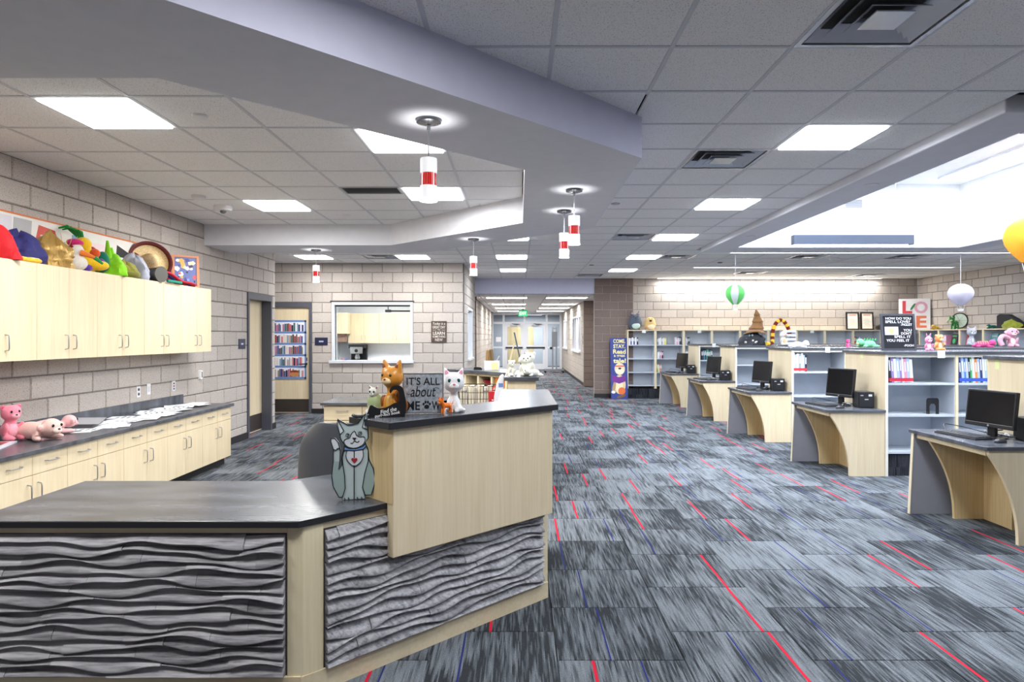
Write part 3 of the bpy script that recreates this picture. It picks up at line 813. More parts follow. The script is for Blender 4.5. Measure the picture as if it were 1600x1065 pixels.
disc('sprinkler_cap','dark small sprinkler cap before the corridor header','sprinkler',1.5,13.6,HC,.05,.012,plain(90,92,100,.4))
disc('smoke_detector','white smoke detector between the slot lights','smoke detector',5.95,12.4,HC,.09,.05)
disc('sprinkler_cap','small dark sprinkler cap behind the first slot light','sprinkler',4.0,13.1,HC,.05,.02,plain(110,112,120,.4))
t = thing('ceiling_camera', 'round white ceiling camera beside a square light panel', 'security camera', (-3.35,7.45,HC), world=True)
part('housing', MB().lathe([(.02,-.055),(.085,-.05),(.1,-.03),(.1,0)],24,(-3.35,7.45,HC)), plain(224,224,226,.4), t, 40)
part('dome', MB().ell((-3.35,7.45,HC-.055),(.035,.035,.03)), plain(90,92,98,.1), t, 60)
# pendants
RED = mat('red_ribbed_glass', srgb(200,30,30), .25, emit=srgb(190,25,20), es=.35, trans=.0)
FROST = mat('frosted_glass', (.93,.93,.95), .35, emit=(.95,.96,1), es=.42)
FROST_B = mat('lit_frosted_glass', (.95,.95,.95), .3, emit=(1,.99,.97), es=.95)
NICK = plain(120,122,126,.25,.9)
def pendant(x, y, label, power=P_PEND):
    t = thing('pendant_lamp', label, 'pendant lamp', (x,y,ZS), 0, 'pendants under the soffit', world=True)
    c = (x,y,ZS)
    part('canopy', MB().lathe([(0,-.028),(.03,-.028),(.068,-.016),(.07,0)],28,c), NICK, t, 40)
    part('stem', MB().lathe([(.011,-.06),(.011,-.03)],12,c).lathe([(.004,-.215),(.004,-.06)],8,c), STEEL, t, 40)
    n = 28
    rb = lambda r: [(r, -.46), (r, -.40)]
    b = MB().lathe([(.0,-.212),(.046,-.215),(.047,-.227),(.047,-.297)],n,c); part('upper_shade', b, FROST, t, 40)
    # ribbed red glass band, a little narrower than the shade
    b = MB(); vs = []; fs = []; m = 48
    for zz in (-.297,-.367):
        for j in range(m):
            r = .041+(.0016 if j % 2 else -.0004); vs.append((x+r*math.cos(2*PI*j/m), y+r*math.sin(2*PI*j/m), ZS+zz))
    fs = [(j,(j+1)%m,m+(j+1)%m,m+j) for j in range(m)]; b.add(vs, fs); part('red_band', b, RED, t)
    part('lower_shade', MB().lathe([(.047,-.367),(.047,-.442)],n,c), FROST, t, 40)
    part('mouth', MB().lathe([(.049,-.442),(.049,-.45),(.0,-.447)],n,c), FROST_B, t, 40)
    for q in range(4):
        a = PI/4+q*PI/2; part('strut', MB().tube([(x+.045*math.cos(a),y+.045*math.sin(a),ZS-.297),(x+.045*math.cos(a),y+.045*math.sin(a),ZS-.367)],.003,5), FROST, t)
    l = bpy.data.lights.new('lamp','SPOT'); l.energy = power*.9; l.color = (1,.99,.97); l.shadow_soft_size = .04; l.spot_size = rad(110); l.spot_blend = .6
    o = bpy.data.objects.new('lamp', l); COL.objects.link(o); o.parent = t; o.location = (.0,0,-.17); o.rotation_euler = (PI,0,0)
    point(t, (x,y,ZS-.47), power*.8, (1,.98,.95), .04)
pendant(-.50,3.64,'red banded glass pendant nearest the viewer')
pendant(.45,5.37,'red banded glass pendant, front one of the close pair')
pendant(.43,6.27,'red banded glass pendant, rear one of the close pair')
pendant(-.56,8.09,'red banded glass pendant over the cubby counter')
pendant(-2.81,9.11,'red banded glass pendant in front of the book-poster door')
# exit sign
t = thing('exit_sign', 'green lit EXIT sign hanging in the corridor', 'exit sign', (.16,26.3,2.5), world=True)
part('stem', MB().box(.13,.19,26.29,26.33,2.58,2.66), plain(40,60,50,.5), t)
part('housing', MB().box(-.02,.34,26.28,26.34,2.36,2.6), mat('exit_green', (.01,.32,.09), .5, emit=(.01,.6,.18), es=.35), t, bevel=.006)
part('lettering', MB().text('EXIT', FACE(.16,26.279,2.48), .12, .27), mat('exit_letters', (.7,.95,.8), .5, emit=(.6,1,.75), es=.6), t)

# ================================================================== RECEPTION DESK
DL = .77; DT = 1.16
def fwd(p, d): return (p[0]+d/math.sqrt(2), p[1]-d/math.sqrt(2))   # away from the inside, at right angles to the diagonal front
desk = thing('reception_desk', 'angled maple reception desk with dark tops and grey carved wave panels', 'reception desk', (-.6,3.4,0), world=True)
lowtop = [(-2.37,2.81),(-.94,2.81),(-.585,3.165),(-.60,3.20),(-.83,3.42),(-1.02,3.80),(-1.07,3.78),(-1.28,3.594),(-2.37,3.594)]
part('low_worktop', MB().prism(lowtop, DL-.03, DL), [TOP], desk, bevel=.003)
part('low_top_edging', MB().box(-2.37,-.94,2.806,2.8105,DL-.028,DL-.002).prism([(-.942,2.806),(-.587,3.161),(-.5905,3.1645),(-.944,2.811)], DL-.028, DL-.002), EDGE, desk)
A, B_, C_, D_, E_, L_ = (-.60,3.045), (.228,3.873), (.221,4.94), (-.134,4.95), (-.134,4.06), (-.845,3.285)
part('high_countertop', MB().prism([A,B_,C_,D_,E_,L_], DT-.035, DT), [TOP], desk, bevel=.003)
part('high_top_edging', MB().prism([(A[0]+.002,A[1]-.003),(B_[0]+.003,B_[1]-.003),B_,A], DT-.033, DT-.002).prism([(L_[0]-.003,L_[1]-.003),(A[0]-.001,A[1]-.004),A,L_], DT-.033, DT-.002), EDGE, desk)
# body behind the wave panels: maple frame faces.  Front line: y = x + 3.765 (diagonal), y = 2.835 (straight run)
def dg(x, off=0): return (x+off/math.sqrt(2), x+3.775-off/math.sqrt(2))
b = MB()
b.prism([(-2.35,2.845),(-.93,2.845),dg(-.905,-.0),dg(.15),(.15,4.88),(-.10,4.88),(-.10,4.06),(-.9,3.20),(-1.0,3.16),(-2.35,3.16)], .02, DL-.03)
b.prism([dg(-.52,-.02),dg(.15,-.02),(.15,4.88),(-.10,4.88),(-.10,4.06),(-.70,3.40)], DL-.03, DT-.035)
part('carcass', b, MAPLE, desk)
part('corner_post', MB().prism([(-1.0,2.836),(-.932,2.836),dg(-.9,.008),dg(-.868,.008),dg(-.868,-.03),(-1.0,2.87)], .0, DL-.03), MAPLE_EDGE, desk, bevel=.004)
part('plinth', MB().box(-2.35,-.936,2.828,2.85,0,.095).prism([(-.936,2.828),dg(-.9,.012),dg(.165,.012),dg(.165,-.02),(-.95,2.86)], 0, .095).box(.15,.172,3.95,4.9,0,.095), MAPLE_X, desk)
part('top_rail', MB().box(-2.35,-1.0,2.838,2.85,DL-.058,DL-.03).prism([dg(-.868,.004),dg(-.52,.004),dg(-.52,-.02),dg(-.868,-.02)], DL-.058, DL-.03), MAPLE_X, desk)
part('end_stile', MB().prism([dg(.135,.008),dg(.165,.008),(.165,3.99),dg(.135,-.03)], .095, .6), MAPLE_EDGE, desk)
# raised front panel carrying the high counter
pa, pb = dg(-.602+.06,.055), dg(.132,.055)
pa = (-.59,3.082); pb = (.197,3.869)
nx, ny = (pb[1]-pa[1]), -(pb[0]-pa[0]); q = math.hypot(nx,ny); nx/=q; ny/=q
part('front_panel', MB().prism([pa,pb,(pb[0]-nx*.05,pb[1]-ny*.05),(pa[0]-nx*.05,pa[1]-ny*.05)], .52, DT-.035), MAPLE, desk, bevel=.003)
lb = (L_[0]+.05, L_[1]-.01)
part('side_panel', MB().prism([(pa[0]-.002,pa[1]-.002),(pa[0]-nx*.05,pa[1]-ny*.05),(-.80,3.33),(-.82,3.31)], DL, DT-.035), MAPLE_DEEP, desk, bevel=.002)
# carved wave panels: every plank its own piece
WV = mat('grey_wave_wood', srgb(150,148,152), .6, spec=.3)
t_ = NT(WV); co = t_.coord('Object', (3,40,40)); rnd = t_.rand()
f = t_.noise(co, 1.6, 5, .65); f2 = t_.noise(t_.coord('Object',(1,5,5)), 2, 3)
c = t_.ramp(t_.math('ADD', t_.math('MULTIPLY', f, .65), t_.math('MULTIPLY', f2, .4)), [(.36, srgb(84,83,88)), (.48, srgb(146,145,150)), (.62, srgb(184,183,187))])
hv = t_.new('ShaderNodeHueSaturation'); t_.put(hv.inputs['Color'], c); t_.put(hv.inputs['Value'], t_.math('ADD', .84, t_.math('MULTIPLY', rnd, .3)))
t_.put(bsdf(WV).inputs['Base Color'], hv.outputs[0])
def wave_panel(p0, p1, nrm, z0, z1, rows, seed):
    rr = random.Random(seed); Lw = math.hypot(p1[0]-p0[0], p1[1]-p0[1]); dx, dy = (p1[0]-p0[0])/Lw, (p1[1]-p0[1])/Lw
    hgt = (z1-z0)/rows
    ph = [[rr.uniform(0,6.3) for _ in range(4)] for _ in range(rows+1)]
    wl = [[rr.uniform(9,13), rr.uniform(16,22), rr.uniform(4,7)] for _ in range(rows+1)]
    def edge(r, s):
        if r == 0: return z0
        if r == rows: return z1
        p = ph[r]; k = wl[r]
        return z0+r*hgt+hgt*(.27*math.sin(k[0]*s+p[0])+.15*math.sin(k[1]*s+p[1])+.16*math.sin(k[2]*s+p[2]))
    def P(s, z, d): return (p0[0]+dx*s+nrm[0]*d, p0[1]+dy*s+nrm[1]*d, z)
    for r in range(rows):
        s = -rr.uniform(0,.25)
        while s < Lw-.01:
            ln = rr.uniform(.28,.55); a, c = max(0,s), min(Lw,s+ln); s += ln
            if Lw-c < .08: c = Lw; s = Lw
            if c-a < .03: continue
            g = .0008; a2, c2 = a+g, c-g; n = max(4,int((c2-a2)/.022)); pr = rr.uniform(-.005,.005)
            b = MB(); vs = []
            prof = [(1.0,.001),(.85,.006),(.6,.017),(.3,.029),(.08,.035),(-.04,.033),(-.09,.022),(-.07,.001)]
            for i in range(n+1):
                q = a2+(c2-a2)*i/n; lo, hi = edge(r,q), edge(r+1,q)
                for (tt,d) in prof:
                    dd = d+pr
                    zz = lo+(hi-lo)*tt
                    if r == 0 and tt < 0: zz = lo
                    vs.append(P(q, zz, dd if d > .004 else .0015))
            m = len(prof); fs = [(i*m+j,(i+1)*m+j,(i+1)*m+j+1,i*m+j+1) for i in range(n) for j in range(m-1)]
            fs += [tuple(range(m)), tuple(range(n*m,n*m+m))[::-1]]
            b.add(vs, fs); part('wave_plank', b, WV, desk, 50)
    b = MB(); b.add([P(-.004,z0-.004,-.002),P(Lw+.004,z0-.004,-.002),P(Lw+.004,z1+.004,-.002),P(-.004,z1+.004,-.002),P(-.004,z0-.004,.003),P(Lw+.004,z0-.004,.003),P(Lw+.004,z1+.004,.003),P(-.004,z1+.004,.003)],
        [(0,3,2,1),(4,5,6,7),(0,1,5,4),(1,2,6,5),(2,3,7,6),(3,0,4,7)])
    part('panel_backing', b, plain(60,58,62,.8), desk)
wave_panel((-2.35,2.845), (-1.008,2.845), (0,-1), .10, DL-.06, 15, 3)
wave_panel(dg(-.862), dg(.128), (.7071,-.7071), .10, DL-.06, 15, 5)
# rear half of the desk: cubby counter, arm and drawer run
rear = thing('rear_counter', 'rear maple counter with dark top, open cubbies and a drawer run', 'counter', (-.8,7.6,0), world=True)
F1, F2, F3, F4, F5, F6 = (-.145,6.4), (.193,6.4), (.193,7.62), (-.63,8.44), (-.885,8.07), (-.145,7.21)
part('high_countertop', MB().prism([F1,F2,F3,F4,F5,F6], DT-.035, DT), TOP, rear, bevel=.003)
part('arm_end', MB().box(-.11,.165,6.43,7.5,0,DT-.035), MAPLE, rear)
part('back_panel', MB().prism([(.16,7.5),(.16,7.6),(-.63,8.4),(-.67,8.36)], 0, DT-.035), MAPLE, rear)
ux, uy = (-.74/1.135, .86/1.135)
def cub(s, d): return (-.135+ux*s+uy*d, 7.235+uy*s-ux*d)
def cq(b, s0, s1, d0, d1, z0, z1): b.prism([cub(s0,d0),cub(s1,d0),cub(s1,d1),cub(s0,d1)], z0, z1)
Lc = 1.05
for i in range(5):
    b = MB(); s = i*(Lc-.03)/4; cq(b, s, s+.03, .0, .3, DL, DT-.035); part('upright', b, MAPLE_EDGE, rear)
for z in (.955,):
    for i in range(4):
        b = MB(); s = i*(Lc-.03)/4; cq(b, s+.03, s+(Lc-.03)/4, .01, .3, z, z+.025); part('shelf', b, MAPLE_X, rear)
b = MB(); cq(b, 0, Lc, .3, .32, DL, DT-.035); part('cubby_back', b, GREYLAM, rear)
b = MB(); cq(b, 0, Lc, .0, .012, DT-.06, DT-.035); part('top_rail', b, MAPLE_X, rear)
iw = [(-.148,6.42),(-.148,7.21),cub(1.15,-.006),cub(1.15,-.5),(-.72,6.95),(-.72,6.42)]
part('inner_worktop', MB().prism(iw, DL-.03, DL), TOP, rear)
part('worktop_body', MB().prism([(-.148,6.47),(-.148,7.21),cub(1.15,-.02),cub(1.15,-.45),(-.68,6.95),(-.68,6.47)], 0, DL-.03), MAPLE, rear)
part('low_worktop', MB().prism([(-2.36,7.80),(-1.0,7.80),(-.62,7.9),(-.9,8.1),(-.64,8.46),(-.75,8.6),(-2.36,8.6)], DL-.03, DL), TOP, rear, bevel=.003)
part('drawer_body', MB().box(-2.33,-.95,7.86,8.56,.1,DL-.03).box(-2.30,-.98,7.92,8.5,0,.1), MAPLE, rear)
for i in range(3):
    for (za, zb) in ((.56,.725),(.335,.553),(.11,.328)):
        x0 = -2.325+i*.46
        dr = part('drawer', MB().box(x0,x0+.452,7.838,7.858,za,zb), MAPLE_X, rear, bevel=.002)
        zc = (za+zb)/2+.03
        part('handle', MB().tube([(x0+.16,7.838,zc),(x0+.16,7.81,zc-.004),(x0+.29,7.81,zc-.004),(x0+.29,7.838,zc)], .005, 8), STEEL, dr, 40)

# ================================================================== CABINETS ON THE LEFT WALL
XU = -3.79; XB = -3.53; ZU0, ZU1 = 1.371, 2.135; ZC = .738
def pull_v(b, x, y, z): b.tube([(x,y,z-.06),(x+.028,y,z-.055),(x+.032,y,z-.04),(x+.032,y,z+.04),(x+.028,y,z+.055),(x,y,z+.06)], .0048, 8)
def pull_h(b, x, y, z): b.tube([(x,y-.06,z),(x+.028,y-.055,z),(x+.032,y-.04,z),(x+.032,y+.04,z),(x+.028,y+.055,z),(x,y+.06,z)], .0048, 8)
UY = [3.69,4.43,5.172,5.913,6.653,7.379,8.10]
WH = ['sixth','fifth','fourth','third','second','end']
for i in range(6):
    y0, y1 = UY[i]+.001, UY[i+1]-.001
    lab = {5:'maple wall cabinet at the door end of the row', 0:'maple wall cabinet farthest from the door, outside the picture'}.get(i, 'maple wall cabinet, %s counted from the door end of the row' % WH[i])
    t = thing('wall_cabinet', lab, 'cabinet', (XU,(y0+y1)/2,ZU0), 0, 'maple wall cabinets on the left wall', world=True)
    part('body', MB().box(XL+.002,XU-.022,y0,y1,ZU0,ZU1), MAPLE, t)
    ym = (y0+y1)/2
    for (a, c, hy) in ((y0+.001,ym-.0015,ym-.05),(ym+.0015,y1-.001,ym+.05)):
        dr = part('door', MB().box(XU-.021,XU,a,c,ZU0+.001,ZU1-.001), MAPLE, t, bevel=.0015)
        b = MB(); pull_v(b, XU, hy, ZU0+.14); part('handle', b, STEEL, dr, 40)
BY = [3.67,4.405,5.143,5.879,6.61,7.334,8.06]
for i in range(6):
    y0, y1 = BY[i]+.001, BY[i+1]-.001
    lab = {5:'maple base cabinet at the door end of the counter', 0:'maple base cabinet farthest from the door, outside the picture'}.get(i, 'maple base cabinet, %s counted from the door end of the counter' % WH[i])
    t = thing('base_cabinet', lab, 'cabinet', (XB,(y0+y1)/2,0), 0, 'maple base cabinets on the left wall', world=True)
    part('body', MB().box(XL+.002,XB-.022,y0,y1,.1,ZC-.035), MAPLE, t)
    part('toe_kick', MB().box(XL+.002,XB-.08,y0,y1,0,.1), BASEBD, t)
    ym = (y0+y1)/2
    for (a, c, hy) in ((y0+.001,ym-.0015,ym-.05),(ym+.0015,y1-.001,ym+.05)):
        dr = part('door', MB().box(XB-.021,XB,a,c,.102,.55), MAPLE, t, bevel=.0015)
        b = MB(); pull_v(b, XB, hy, .43); part('handle', b, STEEL, dr, 40)
        dr = part('drawer', MB().box(XB-.021,XB,a,c,.554,ZC-.038), MAPLE, t, bevel=.0015)
        b = MB(); pull_h(b, XB, (a+c)/2, .635); part('handle', b, STEEL, dr, 40)
t = thing('wall_counter', 'long dark laminate counter with an upstand on the left wall', 'countertop', (XB,5.9,ZC-.035), world=True)
part('worktop', MB().box(XL+.002,XB+.03,3.67,8.085,ZC-.034,ZC), TOP, t, bevel=.003)
part('upstand', MB().box(XL+.002,XL+.022,3.67,8.085,ZC,ZC+.11), TOP, t, bevel=.002)
# work-room cabinets behind the pass-through
for i in range(3):
    x0 = -4.17+i*.76
    t = thing('wall_cabinet', 'pale cabinet behind the office window, %s from the corner' % ORD[i], 'cabinet', (x0+.38,16.05,1.39), 0, 'cabinets inside the work room', world=True)
    part('body', MB().box(x0+.001,x0+.759,16.07,16.4,1.39,2.12), MAPLE, t)
    for k in range(2):
        dr = part('door', MB().box(x0+.002+k*.379,x0+.377+k*.379,16.05,16.069,1.392,2.118), MAPLE, t)
        b = MB(); hx = x0+.335+k*.09; b.tube([(hx,16.05,1.47),(hx,16.02,1.48),(hx,16.02,1.57),(hx,16.05,1.58)], .005, 6); part('handle', b, STEEL, dr, 40)
t = thing('corner_cabinet', 'short pale cabinet in the corner behind the office window', 'cabinet', (-4.3,15.8,1.62), world=True)
part('body', MB().box(-4.46,-4.1,15.7,16.02,1.62,2.12), MAPLE, t); part('underside_shade', MB().box(-4.46,-4.18,15.8,16.02,1.42,1.62), plain(150,122,110,.7), t)  # brown box stands in for the shaded underside of the cabinet
t = thing('workroom_counter', 'pale counter along the work room back wall', 'counter', (-2.6,16.0,.9), world=True)
part('worktop', MB().box(-4.46,-1.34,15.75,16.395,.9,.94), plain(232,232,236,.3), t); part('body', MB().box(-4.46,-1.34,15.8,16.395,0,.9), MAPLE, t)

# ================================================================== BOOK STACKS AND COMPUTER DESKS
ROWS = [(14.4,3.936,6,3.30),(12.06,3.963,6,3.335),(9.68,4.01,5,3.385),(7.33,4.08,5,3.44),(4.90,4.13,4,3.47)]
RN = ['row nearest the back wall','second row from the back wall','middle row','second row from the viewer','row nearest the viewer']
ZT = 1.39; RD = .9; BW = .785
SHZ = [.25,.662,1.015]
def stack_row(n):
    y, x, bays, xf = ROWS[n]; L = bays*BW+.03
    t = thing('book_stack', 'low double sided grey book stack with dark top, %s' % RN[n], 'bookcase', (x,y,0), 0, 'low book stacks with computer desks', world=True)
    part('top', MB().box(x-.03,x+L+.02,y-.02,y+RD+.02,ZT-.03,ZT), TOP, t, bevel=.003)
    part('end_panel', MB().box(x,x+.03,y,y+RD,0,ZT-.03), MAPLE_DEEP if n == 9 else MAPLE, t)
    part('end_edge', MB().box(x-.0005,x+.0305,y-.004,y,.0,ZT-.03), plain(236,232,220,.5), t)
    for i in range(1, bays+1):
        xx = x+i*BW
        part('upright', MB().box(xx,xx+.03,y,y+RD,.25,ZT-.03), MAPLE_EDGE, t)
    for i in range(bays):
        xa, xb = x+.03+i*BW, x+BW+i*BW
        for z in SHZ: part('shelf', MB().box(xa,xb,y+.008,y+RD/2-.01,z,z+.024), GREYLAM, t)
        part('back', MB().box(xa,xb,y+RD/2-.01,y+RD/2+.01,.25,ZT-.03), GREYLAM, t)
        part('liner', MB().box(xb-.004,xb,y+.02,y+RD/2-.01,.275,ZT-.03), GREYLAM, t); part('liner', MB().box(xa,xa+.004,y+.02,y+RD/2-.01,.275,ZT-.03), GREYLAM, t)
        part('head_rail', MB().box(xa,xb,y+.004,y+.02,ZT-.065,ZT-.03), plain(226,224,214,.5), t)
        part('rear_panel', MB().box(xa,xb,y+RD-.02,y+RD,.25,ZT-.03), GREYLAM, t)
    part('base', MB().box(x+.03,x+L,y+.03,y+RD-.03,0,.25), carpet_dark, t)
    return t
carpet_dark = CARPET_BASE
for n in range(5): stack_row(n)
def desk_station(n):
    y, x, bays, xf = ROWS[n]; w_ = x-xf
    t = thing('computer_desk', 'curved leg computer desk on the end of the %s' % RN[n], 'desk', (x,y,0), 0, 'computer desks on the stack ends', world=False)
    zt = .74
    part('desktop', MB().prism([(-w_-.02,.02),(-w_,-.025),(-.003,-.025),(-.003,.93),(-w_-.02,.93)], zt-.03, zt), TOP, t, bevel=.004)
    def arch(foot, top, bot, back):
        pts = [(back,0)]; pts += [(back,bot)]
        pts += [(-top,bot)]
        for k in range(13):
            q = 1-k/12; pts.append((-foot-(top-foot)*q**2.2, (bot-.035)*q))
        return pts
    tp = w_-.03
    part('leg_panel', MB().prism(arch(w_*.62,tp,zt-.03,-.004), .0, .03, 'y'), MAPLE, t, label='near arched maple leg')
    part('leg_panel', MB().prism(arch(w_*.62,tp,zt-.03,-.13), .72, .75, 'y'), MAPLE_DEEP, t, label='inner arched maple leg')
    part('side_panel', MB().prism([(-.004,0),(-.004,zt-.03),(-tp-.03,zt-.03),(-tp-.065,0)], .88, .905, 'y'), GREYPAN, t, label='grey splayed side panel')
    part('panel_edge', MB().prism([(-tp-.03,zt-.03),(-tp-.036,zt-.03),(-tp-.071,0),(-tp-.065,0)], .876, .909, 'y'), plain(226,214,186,.5), t)
    part('apron', MB().box(-tp-.005,-tp+.02,.031,.879,zt-.075,zt-.03), MAPLE_X, t)
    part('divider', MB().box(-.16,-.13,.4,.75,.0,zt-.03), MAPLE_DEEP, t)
    part('cable_box', MB().box(-.06,-.006,.18,.4,.35,.55), plain(176,182,192,.5), t)
    return t
for n in range(5): desk_station(n)
# tall bookcases round the two far walls
ZB = 1.696; SB = [.33,.66,1.0,1.345]
def tall_case(name, label, loc, rot, bw, group, full=True):
    t = thing(name, label, 'bookcase', loc, rot, group)
    part('side', MB().box(0,.028,0,.35,0.25,ZB), MAPLE_EDGE, t); part('side', MB().box(bw-.028,bw-.001,0,.35,.25,ZB), MAPLE_EDGE, t)
    part('top', MB().box(-.0,bw-.001,-.012,.355,ZB-.0,ZB+.022), MAPLE_X, t)
    part('back', MB().box(.028,bw-.028,.335,.35,.25,ZB), GREYLAM, t)
    for z in SB: part('shelf', MB().box(.028,bw-.028,.005,.335,z-.022,z), GREYLAM, t)
    part('lining', MB().box(.028,.032,.02,.335,.33,ZB), GREYLAM, t); part('lining', MB().box(bw-.032,bw-.028,.02,.335,.33,ZB), GREYLAM, t)
    part('base', MB().box(.0,bw-.001,.03,.35,0,.25), CARPET_BASE, t)
    return t
BX0 = 2.715; BW2 = .708; YBC = YB-.355
for i in range(10):
    tall_case('bookcase', ['grey lined bookcase next to the brown pier','grey lined bookcase second from the brown pier','grey lined bookcase third from the brown pier'][i] if i < 3 else 'grey lined bookcase on the back wall, %s from the brown pier' % ORD[i],
              (BX0+i*BW2, YBC, 0), 0, BW2, 'tall bookcases on the back wall')
for i in range(9):
    tall_case('bookcase', 'bookcase on the far side wall, %s from the back corner' % ORD[i], (XR-.355, 16.2-i*.745, 0), -PI/2, .745, 'tall bookcases on the far side wall')
# ================================================================== SMALL THINGS
def polyf(b, pts, M, z0=0, z1=.001, m=0): return b.prism(pts, z0, z1, 'z', m, M)
def ellf(b, cx, cy, rx, ry, M, z0=0, z1=.001, m=0, n=20, rot=0):
    c, s = math.cos(rot), math.sin(rot)
    return b.prism([(cx+rx*math.cos(2*PI*i/n)*c-ry*math.sin(2*PI*i/n)*s, cy+rx*math.cos(2*PI*i/n)*s+ry*math.sin(2*PI*i/n)*c) for i in range(n)], z0, z1, 'z', m, M)
def stroke(b, pts, wd, M, z=.001, m=0):
    """flat painted line through pts"""
    P = [Vector((p[0],p[1],0)) for p in pts]; k = len(P); L = []; Rr = []
    for i in range(k):
        t = (P[min(i+1,k-1)]-P[max(i-1,0)]).normalized(); n = Vector((-t.y,t.x,0))*wd/2
        L.append(P[i]+n); Rr.append(P[i]-n)
    vs = [(p.x,p.y,z) for p in L]+[(p.x,p.y,z) for p in Rr]+[(p.x,p.y,0) for p in L]+[(p.x,p.y,0) for p in Rr]
    fs = [(i,i+1,k+i+1,k+i) for i in range(k-1)]+[(i,2*k+i,2*k+i+1,i+1) for i in range(k-1)]+[(k+i,k+i+1,3*k+i+1,3*k+i) for i in range(k-1)]
    return b.add(vs, fs, m, M)
def smooth_pts(pts, n=6, closed=False):
    """Catmull-Rom through pts"""
    P = [Vector(p) for p in pts]; k = len(P); out = []
    rng = range(k) if closed else range(k-1)
    for i in rng:
        p0 = P[(i-1)%k] if closed or i > 0 else P[0]; p1 = P[i]; p2 = P[(i+1)%k]; p3 = P[(i+2)%k] if closed or i+2 < k else P[-1]
        for j in range(n):
            t = j/n; out.append(.5*((2*p1)+(-p0+p2)*t+(2*p0-5*p1+4*p2-p3)*t*t+(-p0+3*p1-3*p2+p3)*t**3))
    if not closed: out.append(P[-1])
    return [tuple(p) for p in out]

